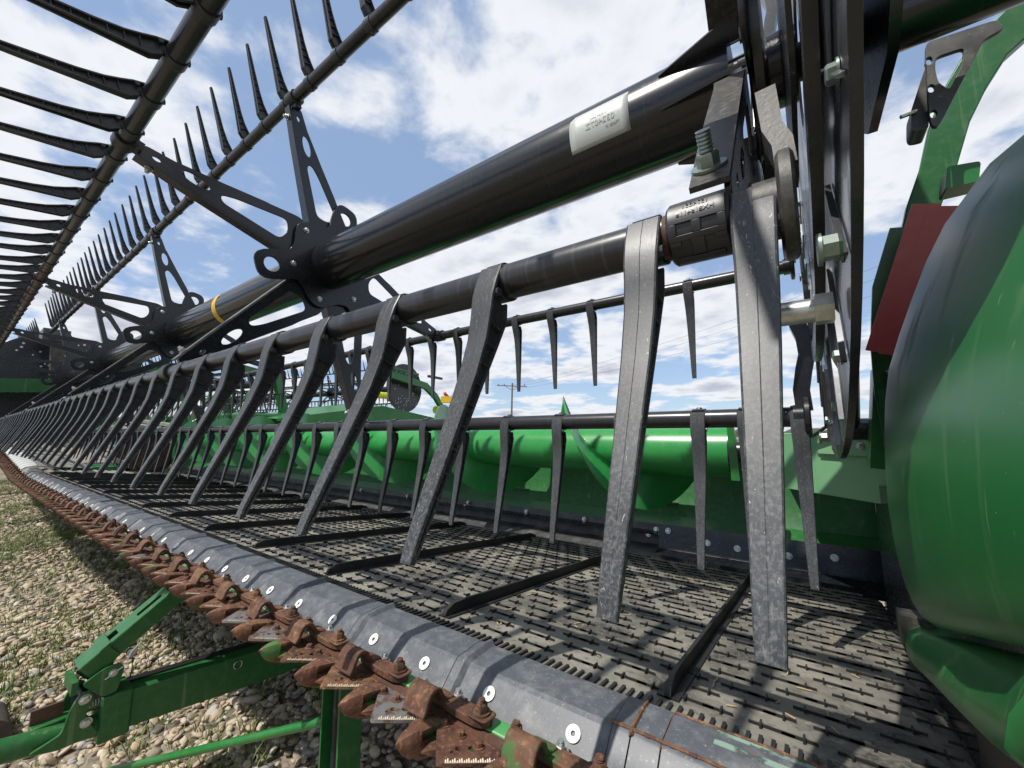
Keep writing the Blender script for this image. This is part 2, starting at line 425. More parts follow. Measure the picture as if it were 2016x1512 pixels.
def hull_round(pts, r, n=5):
    """round the corners of a polygon by quadratic fillets"""
    out = []
    m = len(pts)
    for i in range(m):
        p = Vector(pts[i]); a = Vector(pts[i - 1]); b = Vector(pts[(i + 1) % m])
        ra = min(r, (a - p).length * 0.45); rb = min(r, (b - p).length * 0.45)
        pa = p + (a - p).normalized() * ra; pb = p + (b - p).normalized() * rb
        for k in range(n + 1):
            t = k / n
            q = pa * (1 - t) ** 2 + p * 2 * t * (1 - t) + pb * t * t
            out.append((q.x, q.y))
    return out
def hexbolt(r=0.007, h=0.006, wr=0.009, wh=0.0015, shank=0.0, sr=0.0):
    """hex head with flange, axis +Z"""
    b = MB()
    b.tube([(0, 0, 0), (0, 0, wh)], wr, 14)
    rings = []
    for z, k in ((wh, 1), (wh + h * 0.8, 1), (wh + h, 0.82)):
        rings.append([(r * k * math.cos(math.pi / 3 * j), r * k * math.sin(math.pi / 3 * j), z) for j in range(6)])
    b.loft(rings)
    if shank:
        pts = []; rr = []
        n = max(4, int(shank / 0.0014))
        for i in range(n + 1):
            pts.append((0, 0, wh + h + shank * i / n)); rr.append(sr if i % 2 else sr * 0.86)
        b.tube(pts, rr, 12)
    return b.mesh('bolt', 35)
BOLT = hexbolt(); BOLT.materials.append(M['zinc'])
BOLTR = hexbolt(0.0042, 0.0045, 0.0062, 0.001); BOLTR.materials.append(M['rust'])
BOLTB = hexbolt(0.0068, 0.0085, 0.0095, 0.0022, 0.004, 0.0042); BOLTB.materials.append(M['rust'])
BOLTZ = hexbolt(0.0058, 0.006, 0.0075, 0.002, 0.004, 0.0036); BOLTZ.materials.append(M['zinc'])
def rot_to(axis):
    return Vector(axis).to_track_quat('Z', 'Y').to_euler()
def put_bolt(me, p, axis, parent, name='bolt', sc=1.0):
    o = link(name, me, None, parent, p, rot_to(axis)); o.scale = (sc, sc, sc)
    return o

# ------------------------------------------------------------------ ground, gravel, grass
GZ = -0.85
def ground_mat():
    m, nt, bs = new_mat('dry soil and fine gravel')
    t = N(nt, 'ShaderNodeTexCoord'); v = t.outputs['Object']
    c0, f0, _ = layer(nt, (0.13, 0.105, 0.075), v, (0.30, 0.255, 0.19), 5, 0.38, 0.62)
    c1, f1, _ = layer(nt, c0, v, (0.045, 0.06, 0.022), 1.6, 0.54, 0.68, amt=0.65)
    vo = N(nt, 'ShaderNodeTexVoronoi', inp={'Scale': 34.0}); L(nt, v, vo.inputs['Vector'])
    mr = N(nt, 'ShaderNodeMapRange', inp={1: 0.0, 2: 0.55, 3: 1.0, 4: 0.0}); L(nt, vo.outputs['Distance'], mr.inputs[0])
    hsv = N(nt, 'ShaderNodeMix', data_type='RGBA', blend_type='MULTIPLY', inp={0: 0.75})
    L(nt, c1, hsv.inputs[6])
    bw = N(nt, 'ShaderNodeMapRange', inp={1: 0.0, 2: 1.0, 3: 0.45, 4: 1.5}); sep_ = N(nt, 'ShaderNodeSeparateColor'); L(nt, vo.outputs['Color'], sep_.inputs[0]); L(nt, sep_.outputs[0], bw.inputs[0])
    L(nt, bw.outputs[0], hsv.inputs[7])
    L(nt, hsv.outputs[2], bs.inputs['Base Color'])
    bs.inputs['Roughness'].default_value = 0.9
    bump(nt, bs, mr.outputs[0], 0.9, 0.02)
    return m
g = MB()
xs = [-900, -300, -100, -40, -20, -12, -8] + [(-7 + 0.5 * i) for i in range(17)] + [4, 10, 40, 200, 900]
ys = [-900, -200, -40, -10, -4, -2] + [(-1 + 0.5 * i) for i in range(10)] + [6, 9, 14, 24, 60, 200, 900]
vs = []
for y in ys:
    for x in xs:
        d = math.hypot(x, y)
        vs.append((x, y, GZ + (0.012 * math.sin(3.1 * x + y) * math.cos(2.3 * y) if d < 12 else 0.0)))
nx = len(xs)
fs = [(j * nx + i, j * nx + i + 1, (j + 1) * nx + i + 1, (j + 1) * nx + i) for j in range(len(ys) - 1) for i in range(nx - 1)]
g.add(vs, fs)
gm = g.mesh('ground', 60)
go = link('ground', gm, ground_mat()); go['kind'] = 'structure'; go['label'] = 'flat dry gravel yard with sparse grass'

def pebbles(n, xr, yr, size, sub, seed, wfn=None):
    r = np.random.default_rng(seed)
    bm = bmesh.new(); bmesh.ops.create_icosphere(bm, subdivisions=sub, radius=1.0)
    base = np.array([v.co[:] for v in bm.verts]); fc = np.array([[v.index for v in f.verts] for f in bm.faces]); bm.free()
    X = r.uniform(xr[0], xr[1], n); Y = r.uniform(yr[0], yr[1], n)
    sz = size * np.exp(r.normal(0, 0.30, n))
    if wfn is not None:
        keep = wfn(X, Y, r); X, Y, sz = X[keep], Y[keep], sz[keep]; n = len(X)
    V = []; F = []
    nb = len(base)
    ax = sz * r.uniform(0.9, 1.5, n); ay = sz * r.uniform(0.7, 1.05, n); az = sz * r.uniform(0.45, 0.8, n)
    th = r.uniform(0, 2 * np.pi, n)
    tx = r.normal(0, 0.3, n); ty = r.normal(0, 0.3, n)
    ph = r.uniform(0, 6.28, (n, 3))
    P = np.repeat(base[None], n, 0)
    # lumpy, slightly squared-off stones
    lump = 1 + 0.10 * np.sin(2.3 * P[:, :, 0] + ph[:, None, 0]) + 0.09 * np.sin(2.9 * P[:, :, 1] + ph[:, None, 1]) + 0.10 * np.sin(2.1 * P[:, :, 2] + ph[:, None, 2])
    P = np.sign(P) * np.abs(P) ** 0.85 * lump[:, :, None]
    P[:, :, 0] *= ax[:, None]; P[:, :, 1] *= ay[:, None]; P[:, :, 2] *= az[:, None]
    # small tilts
    z0 = P[:, :, 2].copy(); x0 = P[:, :, 0].copy(); y0 = P[:, :, 1].copy()
    P[:, :, 2] = z0 + x0 * tx[:, None] + y0 * ty[:, None]
    c, s_ = np.cos(th)[:, None], np.sin(th)[:, None]
    P[:, :, 0] = x0 * c - y0 * s_ + X[:, None]; P[:, :, 1] = x0 * s_ + y0 * c + Y[:, None]
    P[:, :, 2] += GZ + az[:, None] * 0.35 + r.uniform(-0.002, 0.008, n)[:, None]
    V = P.reshape(-1, 3)
    F = (fc[None] + (np.arange(n) * nb)[:, None, None]).reshape(-1, 3)
    me = bpy.data.meshes.new('gravel')
    me.vertices.add(len(V)); me.vertices.foreach_set('co', V.astype(np.float32).ravel())
    me.loops.add(F.size); me.loops.foreach_set('vertex_index', F.astype(np.int32).ravel())
    me.polygons.add(len(F)); me.polygons.foreach_set('loop_start', (np.arange(len(F)) * 3).astype(np.int32))
    me.polygons.foreach_set('loop_total', np.full(len(F), 3, np.int32))
    a = me.attributes.new('tone', 'FLOAT', 'FACE')
    a.data.foreach_set('value', np.repeat(r.uniform(0, 1, n), len(fc)).astype(np.float32))
    me.update(calc_edges=True); me.shade_smooth()
    return me
def stone_mat():
    m, nt, bs = new_mat('river pebbles')
    at = N(nt, 'ShaderNodeAttribute', attribute_name='tone')
    cr = N(nt, 'ShaderNodeValToRGB')
    e = cr.color_ramp.elements
    cols = [(0.0, (0.15, 0.13, 0.11)), (0.15, (0.36, 0.29, 0.195)), (0.35, (0.44, 0.36, 0.245)), (0.5, (0.28, 0.24, 0.18)), (0.62, (0.48, 0.40, 0.285)), (0.78, (0.37, 0.27, 0.17)), (0.9, (0.52, 0.47, 0.40)), (1.0, (0.13, 0.135, 0.14))]
    e[0].position = 0; e[0].color = (*cols[0][1], 1); e[1].position = 1; e[1].color = (*cols[-1][1], 1)
    for p_, c_ in cols[1:-1]:
        k = e.new(p_); k.color = (*c_, 1)
    L(nt, at.outputs['Fac'], cr.inputs[0])
    t = N(nt, 'ShaderNodeTexCoord')
    c1, f1, _ = layer(nt, cr.outputs[0], t.outputs['Object'], (0.48, 0.42, 0.33), 55, 0.5, 0.8, amt=0.5)
    L(nt, c1, bs.inputs['Base Color']); bs.inputs['Roughness'].default_value = 0.75
    n = N(nt, 'ShaderNodeTexNoise', inp={'Scale': 130.0, 'Detail': 5.0}); L(nt, t.outputs['Object'], n.inputs['Vector'])
    bump(nt, bs, n.outputs[0], 0.3, 0.003)
    return m
M['stone'] = stone_mat()
def grassy(X, Y):
    return 0.5 + 0.5 * np.sin(X * 1.7 + 1.0) * np.cos(Y * 2.3 + X * 0.9) + 0.25 * np.sin(X * 5.1 + Y * 3.7)
link('gravel', pebbles(24000, (-3.3, 0.3), (-0.35, 2.0), 0.0086, 2, 3, lambda X, Y, r: (X > -3.3)), 'stone', kind='stuff', label='pale rounded pebbles covering the yard under the header')
link('gravel', pebbles(30000, (-11, -3.3), (-0.2, 2.6), 0.0115, 1, 4, lambda X, Y, r: r.uniform(0, 1, len(X)) > 0.55 * np.clip(grassy(X, Y), 0, 1)), 'stone', kind='stuff', label='pebbles scattered between grass far along the header')

def grass(n, fn, seed, name, mt, label, h=(0.015, 0.055), w=0.0016, clump=9):
    r = np.random.default_rng(seed)
    V = []; F = []
    for i in range(n):
        x, y = fn(r)
        for k in range(clump):
            a = r.uniform(0, 6.28); hh = r.uniform(*h); lean = r.uniform(0.2, 1.3) * hh
            bx = x + r.normal(0, 0.014); by = y + r.normal(0, 0.014)
            ca, sa = math.cos(a), math.sin(a); o = len(V)
            V += [(bx - sa * w, by + ca * w, GZ), (bx + sa * w, by - ca * w, GZ),
                  (bx + ca * lean * .4 + sa * w * .8, by + sa * lean * .4 - ca * w * .8, GZ + hh * .65), (bx + ca * lean * .4 - sa * w * .8, by + sa * lean * .4 + ca * w * .8, GZ + hh * .65),
                  (bx + ca * lean, by + sa * lean, GZ + hh)]
            F += [(o, o + 1, o + 2, o + 3), (o + 3, o + 2, o + 4)]
    me = bpy.data.meshes.new(name); me.from_pydata(V, [], F); me.update()
    return link(name, me, mt, kind='stuff', label=label)
def gfn(r):
    while True:
        x = -1.2 - 11 * r.uniform() ** 1.15; y = r.uniform(-0.3, 1.6)
        if r.uniform() < 0.15 + 0.85 * max(0, float(grassy(np.float64(x), np.float64(y))) - 0.35):
            return x, y
M['grass'] = simple('green grass blades', (0.095, 0.15, 0.030), 0.6, layers=(((0.24, 0.22, 0.08), 9, 0.4, 0.7, 0.8),))
M['straw'] = simple('dry straw', (0.36, 0.28, 0.15), 0.7)
grass(7000, gfn, 11, 'grass', 'grass', 'thin green grass growing through the gravel')
def sfn(r):
    return -r.uniform(0.6, 5.5), r.uniform(-0.3, 1.4)
grass(900, sfn, 12, 'straw', 'straw', 'dry straw stalks lying on the gravel', h=(0.008, 0.02), w=0.0009, clump=2)

# ------------------------------------------------------------------ draper header (platform)
HD = thing('draper_header', 'long green and black grain header platform filling the foreground, with rusty knife and black belt', 'header', (0, 0, GZ))
HD['label'] = 'long green and black draper header platform with rusty knife along its front edge'
def hp(name, me, mt, parent=None, loc=(0, 0, 0), rot=(0, 0, 0), **k):
    """a part of the header: coordinates relative to the lens"""
    o = link(name, me, mt, parent or HD, loc, rot, **k)
    if parent is None:
        o.location = (loc[0], loc[1], loc[2] - GZ)
    return o
XK = -12.6                                            # far end of the knife
XB, SB = -4.5, 0.060                                  # beyond XB the frame flexes upward by SB per metre
def bend(x): return SB * max(0.0, XB - x)
TB = math.atan(SB)
XH = -5.05                                            # hinge between wing and centre section
# green ledger (cutter bar) under the knife
b = MB(); b.prism([(0.3670, -0.3068), (0.386, -0.3068), (0.392, -0.325), (0.39, -0.345), (0.372, -0.345), (0.3670, -0.325)], 'x', XB, -0.02)
hp('cutter_bar', b, 'ledge', bev=0.002)
def flexed(name, b, mt, **k):
    b.v = [(x, y, z + bend(x)) for x, y, z in b.v]
    return hp(name, b, mt, **k)
b = MB(); b.prism([(0.3670, -0.3068), (0.386, -0.3068), (0.392, -0.325), (0.39, -0.345), (0.372, -0.345), (0.3670, -0.325)], 'x', -12.6, XB - .002)
flexed('cutter_bar', b, 'ledge')
# guards
def guard_mesh():
    b = MB()
    def ring(y, w, zt, zb, n=10):
        cz = (zt + zb) / 2; h = (zt - zb) / 2
        return [(w * math.copysign(abs(math.cos(t)) ** 0.75, math.cos(t)), y, cz + h * math.copysign(abs(math.sin(t)) ** 0.75, math.sin(t))) for t in [2 * math.pi * (j + .5) / n for j in range(n)]]
    # solid nose, keeled and pointed
    b.loft([ring(0, .0008, .0005, -.0015), ring(.005, .0045, .0045, -.0080), ring(.012, .0085, .0085, -.0160), ring(.020, .0112, .0105, -.0205), ring(.0255, .0122, .0115, -.0222)])
    # upper lip, rolled edge, over the knife slot
    b.loft([ring(.0240, .0118, .0112, .0028), ring(.032, .0130, .0128, .0030), ring(.050, .0128, .0120, .0030), ring(.058, .0118, .0105, .0032), ring(.061, .0085, .0085, .0040)])
    # lower body
    b.loft([ring(.0240, .0120, -.0022, -.0220), ring(.036, .0134, -.0025, -.0255), ring(.052, .0136, -.0025, -.0275), ring(.068, .0136, -.0025, -.0275)])
    b.box((-.0045, .022, -.004), (.0045, .060, .004))
    b.loft([[(-.0125, .012, -.004), (-.0125, .012, -.002), (-.0100, .012, -.003)], [(-.0148, .03, -.0045), (-.0148, .03, -.0022), (-.0115, .03, -.003)], [(-.0148, .060, -.0048), (-.0148, .060, -.0024), (-.0115, .060, -.004)]])
    # short second tine beside the body, under the blade
    b.loft([[(.018, .020, -.0085), (.019, .020, -.0075), (.019, .021, -.0095)], [(.016, .032, -.0045), (.030, .032, -.0045), (.030, .032, -.0125), (.017, .032, -.0120)][:3], [(.012, .060, -.0042), (.040, .060, -.0042), (.040, .060, -.0160)]])
    b.box((-.012, .060, -.020), (.012, .085, -.0085))
    b.v = [(x * .88, y, z * .84) for x, y, z in b.v]
    return b.mesh('guard', 38)
GUARD = guard_mesh(); GUARD.materials.append(M['rustg'])
def section_mesh():
    o = [(-0.0485, 0.052), (0.0485, 0.052), (0.0485, 0.032), (0.005, -0.012), (0.0015, -0.0155), (-0.0015, -0.0155), (-0.005, -0.012), (-0.0485, 0.032)]
    holes = [ell(-.001, 0.006, .0022, .0022, n=10), ell(0, .014, .0036, .0036, n=12), ell(.010, .024, .0048, .0048, n=12)]
    return plate('knife_section', o, holes, 0.0028, 'z')
SECT = section_mesh(); SECT2 = SECT.copy(); SECT.materials.append(M['rust']); SECT2.materials.append(M['bladesteel'])
def teeth_mesh():
    b = MB()
    for sgn in (1,):
        for i in range(26):
            t = (i + .5) / 26
            x = 0.0055 + t * 0.0405; y = -0.0110 + t * 0.0410
            d = Vector((0.0435, 0.0440)).normalized(); nrm = Vector((d.y, -d.x))
            p = Vector((x, y)) + nrm * 0.0002
            q = p - nrm * (0.0045 + 0.002 * math.sin(i * 2.1))
            for (u, v) in ((p, q),):
                a = u + d * 0.0009; c = u - d * 0.0009; e = v + d * 0.0009; f = v - d * 0.0009
                b.loft([[(sgn * a.x, a.y, .0016), (sgn * c.x, c.y, .0016), (sgn * f.x, f.y, .0016), (sgn * e.x, e.y, .0016)],
                        [(sgn * u.x, u.y, .0026), (sgn * u.x, u.y, .0026), (sgn * v.x, v.y, .0024), (sgn * v.x, v.y, .0024)]])
    return b.mesh('serration')
TEETH = teeth_mesh(); TEETH.materials.append(M['steel'])
TILT = math.radians(-12.5)      # the knife is tipped up at the front
xk = -0.1516
i = 0
while xk > XK:
    # beyond the hinge the cutter bar swings a little, as the flexed frame does
    dz = bend(xk)
    hp('guard', GUARD, None, loc=(xk, 0.2935 + random.uniform(-.0015, .0015), -0.3030 + dz), rot=(TILT + random.uniform(-.02, .02), 0, random.uniform(-.03, .03)))
    s_ = hp('knife_section', SECT2 if i in (3, 6, 7, 13) else SECT, None, loc=(xk + 0.0501, 0.3148, -0.3064 + dz), rot=(math.radians(-8.5), 0, 0))
    if i < 26:
        link('serration', TEETH, None, s_, (0, 0, 0))
    if i < 40:
        for k in range(4):
            put_bolt(BOLTR, (-.038 + .0254 * k, 0.0300 + random.uniform(-.002, .002), .0014), (0, 0, 1), s_)
    xk -= 0.1002; i += 1
# knife back bar, scraped ledge
b = MB(); b.prism([(.356, -.3105), (.369, -.3085), (.369, -.3200), (.356, -.3175)], 'x', XB, -.05); hp('knife_back', b, 'rustm')
b = MB(); b.prism([(.356, -.3105), (.369, -.3085), (.369, -.3200), (.356, -.3175)], 'x', -12.6, XB - .002); flexed('knife_back', b, 'rustm')
# hold-down clips
def clip_mesh():
    b = MB()
    prof = [(0.0, 0.0015), (0.0035, 0.0065), (0.006, 0.013), (0.010, 0.0200), (0.0155, 0.0238), (0.0215, 0.0238), (0.0270, 0.0200), (0.0310, 0.0130), (0.0350, 0.0080), (0.040, 0.0062), (0.046, 0.006)]
    rings = []
    for k, (y, z) in enumerate(prof):
        t = 0.0055 if k < 5 else 0.005
        w = 0.0175 if k < 7 else (0.0150 if k == 7 else 0.0125)
        a = prof[max(0, k - 1)]; c = prof[min(len(prof) - 1, k + 1)]
        d = Vector((c[0] - a[0], c[1] - a[1])).normalized(); n_ = Vector((-d.y, d.x))
        p = Vector((y, z)); q = p - n_ * t
        sx = 0.0 if k < 6 else 0.006 * (k - 5) / 4
        rings.append([(-w + sx, p.x, p.y), (w + sx, p.x, p.y), (w + sx, q.x, q.y), (-w + sx, q.x, q.y)])
    b.loft(rings)
    # rear pad with the bolt seat, running along the bar
    b.prism(hull_round([(-.016, .036), (.030, .030), (.066, .030), (.078, .038), (.074, .050), (.020, .050), (-.010, .050)], .007, 3), 'z', -0.0045, 0.0040)
    b.prism(hull_round([(.050, .029), (.078, .029), (.080, .050), (.050, .050)], .006, 3), 'z', .0038, .0062)
    return b.mesh('hold_down_clip', 45)
CLIP = clip_mesh()
cl_mats = ['rust', 'rust', 'rustg']
xc = -0.2350; i = 0
CL2 = CLIP.copy(); CLIP.materials.append(M['rust']); CL2.materials.append(M['rustg'])
while xc > XK:
    c_ = hp('hold_down_clip', CL2 if i in (0,) else CLIP, None, loc=(xc, 0.3285, -0.3020 + bend(xc)), bev=.0016 if i < 20 else 0)
    if i < 34:
        put_bolt(BOLTB, (.0655, 0.0395, .0062), (0, 0, 1), c_)
    put = hp('bolt', BOLTZ, None, loc=(xc + 0.020, 0.3800, -0.3045 + bend(xc)))
    xc -= 0.1355; i += 1
# pivot lug nuts on the ledger
for k in range(14):
    hp('bolt', BOLTZ if k % 3 else BOLTB, None, loc=(-0.262 - 0.1355 * k, 0.3715, -0.3040))

# apron (sealing strip): folded profile, panels with a raised rib every 0.205 m
AP = [(0.3835, -0.3190), (0.388, -0.3095), (0.4125, -0.2862), (0.4175, -0.2832), (0.452, -0.2808), (0.465, -0.2822), (0.4685, -0.2870)]
def apron_panel(x0, x1):
    b = MB()
    def off(d):
        out = []
        for k, (y, z) in enumerate(AP):
            a = AP[max(0, k - 1)]; c = AP[min(len(AP) - 1, k + 1)]
            dd = Vector((c[0] - a[0], c[1] - a[1])).normalized(); n_ = Vector((-dd.y, dd.x))
            out.append((y + n_.x * d, z + n_.y * d))
        return out
    stations = [(x0 + 0.0005, 0.0), (x0 + 0.010, 0.0), (x0 + 0.013, 0.0052), (x0 + 0.017, 0.0052), (x0 + 0.023, 0.0), ((x0 + x1) / 2, 0.0), (x1 - 0.0005, 0.0)]
    rings = []
    for x, d in stations:
        top = off(d); bot = off(-0.004)
        rings.append([(x, y, z) for y, z in top] + [(x, y, z) for y, z in reversed(bot)])
    b.loft(rings)
    return b.mesh('apron_panel', 12)
ap0 = apron_panel(0, 0.209); ap0.materials.append(M['apron'])
x = -0.177 - 0.209
k = 0
while x > XH - 0.02:
    hp('apron_panel', ap0, None, loc=(x, 0, bend(x + .1))); x -= 0.209; k += 1
# white fastener discs on the apron's front slope
def disc_mesh():
    me = plate('washer', ell(0, 0, .0078, .0078, n=20), [ell(0, 0, .0026, .0026, n=10)], 0.0016, 'z')
    return me
WASH = disc_mesh(); WASH.materials.append(M['white'])
nrm = Vector((0, -0.69, 0.72))
for k in range(44):
    x = -0.212 - 0.1085 * k
    if x < XH: break
    w = hp('washer', WASH, None, loc=(x, 0.3995, -0.2968 + bend(x)), rot=rot_to(nrm))
    link('washer_core', hexbolt(.0028, .001, .0024, .0005) if k == 0 else bpy.data.meshes['bolt.core'], 'black', w, (0, 0, -0.001)) if False else None
# near end piece of the apron: black painted steel with worn weld seams
b = MB()
EP = [(y - .001, z + .002) for y, z in AP]
b.loft([[(x_, y, z) for y, z in EP] + [(x_, y, z - .006) for y, z in reversed(EP)] for x_ in (-0.176, -0.158)])
b.loft([[(x_, y, z) for y, z in EP] + [(x_, y, z - .006) for y, z in reversed(EP)] for x_ in (-0.1565, -0.130)])
b.loft([[(x_, y, z) for y, z in EP] + [(x_, y, z - .006) for y, z in reversed(EP)] for x_ in (-0.1285, 0.16)])
hp('end_plate', b, M['apron'])
b = MB()
def seam(p0, p1, r=0.0016, n=26):
    p0 = Vector(p0); p1 = Vector(p1)
    pts = []; rr = []
    for i in range(n + 1):
        pts.append(p0.lerp(p1, i / n) + Vector((random.uniform(-1, 1), random.uniform(-1, 1), 0)) * 0.0004); rr.append(r * random.uniform(0.8, 1.15))
    b.tube(pts, rr, 6)
e2 = [Vector((0, y, z + 0.0005)) for y, z in EP]
for xx in (-0.1572,):
    for a, c in zip(e2[2:5], e2[3:6]): seam(Vector((xx, 0, 0)) + a, Vector((xx, 0, 0)) + c, .0021, 14)
seam(Vector((-0.178, 0, 0)) + e2[3], Vector((-0.10, 0, 0)) + e2[3], .0018)
seam(Vector((-0.1292, 0, 0)) + e2[2], Vector((-0.1292, 0, 0)) + e2[5], .0010)
seam(Vector((-0.1292, 0, 0)) + e2[3], Vector((0.12, 0, 0)) + e2[3], .0016, 60)
seam(Vector((-0.1292, 0, 0)) + e2[5], Vector((0.14, 0, 0)) + e2[5], .0013, 60)
hp('weld_seam', b, 'rust')
b = MB(); b.loft([[(x_, 0.440, -0.2788), (x_, 0.462, -0.2796), (x_, 0.462, -0.2806), (x_, 0.440, -0.2798)] for x_ in (-0.09, 0.15)]); hp('worn_patch', b, 'pale')

# belt: top run falls slightly to the rear
SL = -0.1045
BY0, BY1 = 0.462, 1.372
def bz(y): return -0.2885 + SL * (y - 0.462)
BX1 = 0.118
b = MB()
pr = []
for (x_, dz) in ((XH + 0.22, 0), (XH + 0.24, 0), (BX1 - .05, 0), (BX1 - .02, -.006), (BX1, -.02), (BX1 + .012, -.045)):
    pr.append([(x_, BY0, bz(BY0) + dz), (x_, BY1, bz(BY1) + dz), (x_ - (.004 if dz > -.01 else .006), BY1, bz(BY1) + dz - .006), (x_ - (.004 if dz > -.01 else .006), BY0, bz(BY0) + dz - .006)])
b.loft(pr)
BELT = hp('draper_belt', b, 'belt')
# pattern of raised crosses, staggered
b = MB()
row = 0
y = BY0 + 0.055
SPX, SPY = 0.0362, 0.0335
def rib(x0, x1, y0, y1, h):
    za, zb = bz(y0) + 0.0002, bz(y1) + 0.0002
    b.add([(x0, y0, za), (x1, y0, za), (x1, y1, zb), (x0, y1, zb), (x0, y0, za + h), (x1, y0, za + h), (x1, y1, zb + h), (x0, y1, zb + h)],
          [(4, 5, 6, 7), (0, 1, 5, 4), (1, 2, 6, 5), (2, 3, 7, 6), (3, 0, 4, 7)])
SLX = [-0.150 - 0.3475 * k for k in range(14)]
while y < BY1 - 0.05:
    x = 0.085 + (SPX / 2 if row % 2 else 0)
    while x > XH + 0.26:
        if min(abs(x - sx) for sx in SLX) > 0.013:
            rib(x - 0.0010, x + 0.0010, y - 0.0058, y + 0.0058, 0.0042)
            j = int(round((0.085 - x) / SPX * 2)) // 2
            if j % 2 == (row // 2) % 2:
                rib(x - 0.0110, x + 0.0290, y - 0.0010, y + 0.0010, 0.0026)
            else:
                rib(x - 0.0185, x + 0.0110, y - 0.0010, y + 0.0010, 0.0026)
        x -= SPX
    y += SPY
    row += 1
x = 0.10
while x > XH + 0.25:
    rib(x - 0.0017, x + 0.0017, BY0 + 0.0095, BY0 + 0.032, 0.0030)
    rib(x - 0.0022, x + 0.0022, BY1 - 0.030, BY1 - 0.012, 0.004)
    x -= 0.0105
hp('belt_rib', b, 'rib', kind='stuff')
b = MB()
for yy in (BY1 - 0.040, BY1 - 0.075): 
    x0, x1 = XH + .25, BX1 - .04
    za = bz(yy) + .0005
    b.box((x0, yy - .004, za), (x1, yy + .004, za + .004))
hp('belt_edge_guide', b, M['belt'])
def slat_mesh():
    b = MB()
    Y0, Y1 = BY0 + 0.042, BY1 - 0.045
    def r(y, h, t): 
        z = bz(y)
        return [(-t, y, z), (t, y, z), (t * .8, y, z + h), (-t * .8, y, z + h)]
    b.loft([r(Y0, .003, .0045), r(Y0 + .004, .011, .0042), r(Y0 + .022, .0185, .0036), r(Y0 + .05, .020, .0030), r((Y0 + Y1) / 2, .020, .0030), r(Y1 - .03, .020, .003), r(Y1, .012, .003)])
    z0 = bz(Y0); 
    b.add([(-.012, Y0, z0 + .0004), (.012, Y0, z0 + .0004), (.012, Y1, bz(Y1) + .0004), (-.012, Y1, bz(Y1) + .0004), (-.012, Y0, z0 + .0022), (.012, Y0, z0 + .0022), (.012, Y1, bz(Y1) + .0022), (-.012, Y1, bz(Y1) + .0022)],
          [(4, 5, 6, 7), (0, 1, 5, 4), (1, 2, 6, 5), (2, 3, 7, 6), (3, 0, 4, 7)])
    return b.mesh('cleat', 30)
SLAT = slat_mesh(); SLAT.materials.append(M['rib'])
for sx in SLX:
    if sx > XH + .25:
        link('cleat', SLAT, None, BELT, (sx, 0, 0), (0, 0, random.uniform(-.004, .004)))

r5 = random.Random(21)
b = MB()
for k in range(420):
    y_ = r5.uniform(.49, 1.30); x_ = r5.uniform(-2.6, .08); a_ = r5.uniform(0, 3.14); l_ = r5.uniform(.002, .009); w_ = r5.uniform(.0004, .0011)
    if min(abs(x_ - q_) for q_ in SLX) < .02: continue
    c_, s_ = math.cos(a_), math.sin(a_); z_ = bz(y_) + .0012
    P4 = [(x_ + c_ * l_ - s_ * w_, y_ + s_ * l_ + c_ * w_), (x_ - c_ * l_ - s_ * w_, y_ - s_ * l_ + c_ * w_), (x_ - c_ * l_ + s_ * w_, y_ - s_ * l_ - c_ * w_), (x_ + c_ * l_ + s_ * w_, y_ + s_ * l_ - c_ * w_)]
    b.loft([[(p, q, z_) for p, q in P4], [(p, q, z_ + .0008) for p, q in P4]])
link('chaff', b, 'straw', kind='stuff', label='dry chaff and straw bits lying on the belt')
# rear deflector: pale flange, then dark upright sheet with bolts
def strip(name, prof, x0, x1, mt, th=0.004, **k):
    b = MB()
    b.loft([[(x_, y, z) for y, z in prof] + [(x_, y + .001, z - th) for y, z in reversed(prof)] for x_ in (x0, x1)])
    return hp(name, b, mt, **k)
M['flange'] = simple('dull grey-black sheet', (0.05, 0.05, 0.052), 0.42, layers=(((0.20, 0.19, 0.17), 24, 0.42, 0.75, 0.6), ((0.28, 0.27, 0.24), 160, 0.6, 0.75, 0.5)), rnd=False)
DEF = strip('rear_deflector', [(1.330, -0.3765), (1.425, -0.3600), (1.432, -0.350), (1.445, -0.297)], XH + 0.1, -0.418, 'flange')
DEF2 = strip('rear_deflector', [(1.300, -0.3725), (1.385, -0.3610), (1.392, -0.350), (1.405, -0.288)], -0.416, 0.16, 'black')
strip('deflector_lip', [(1.3985, -0.320), (1.4405, -0.3195)], XH + .1, -.418, 'black')
for bx, bz_ in ((-0.435, -0.315), (-0.462, -0.333), (-0.70, -0.312), (-0.96, -0.312), (-1.28, -0.305), (-1.30, -0.325), (-1.7, -0.312), (-2.1, -0.312), (-2.5, -0.312)):
    put_bolt(BOLT, (bx, 1.4355, bz_), (0, -1, 0.2), DEF)
for bx, bz_ in ((-0.385, -0.305), (-0.27, -0.326), (-0.19, -0.330), (-0.065, -0.330), (0.035, -0.318)):
    put_bolt(BOLT, (bx, 1.396, bz_), (0, -1, 0.2), DEF2)
# dark channel under the belt and the frame beneath
b = MB(); b.box((XH + .2, 0.52, -0.46), (0.10, 0.56, -0.31)); b.box((XH + .2, 1.25, -0.60), (0.16, 1.33, -0.46)); hp('under_frame', b, 'greend')
for xx in (-0.75, -1.25, -2.2, -3.1, -4.0, -4.9):
    b = MB(); b.sweepbox([(xx, 0.38, -0.345), (xx, 0.62, -0.375), (xx, 1.3, -0.50)], .06, .05); hp('support_arm', b, 'greend')
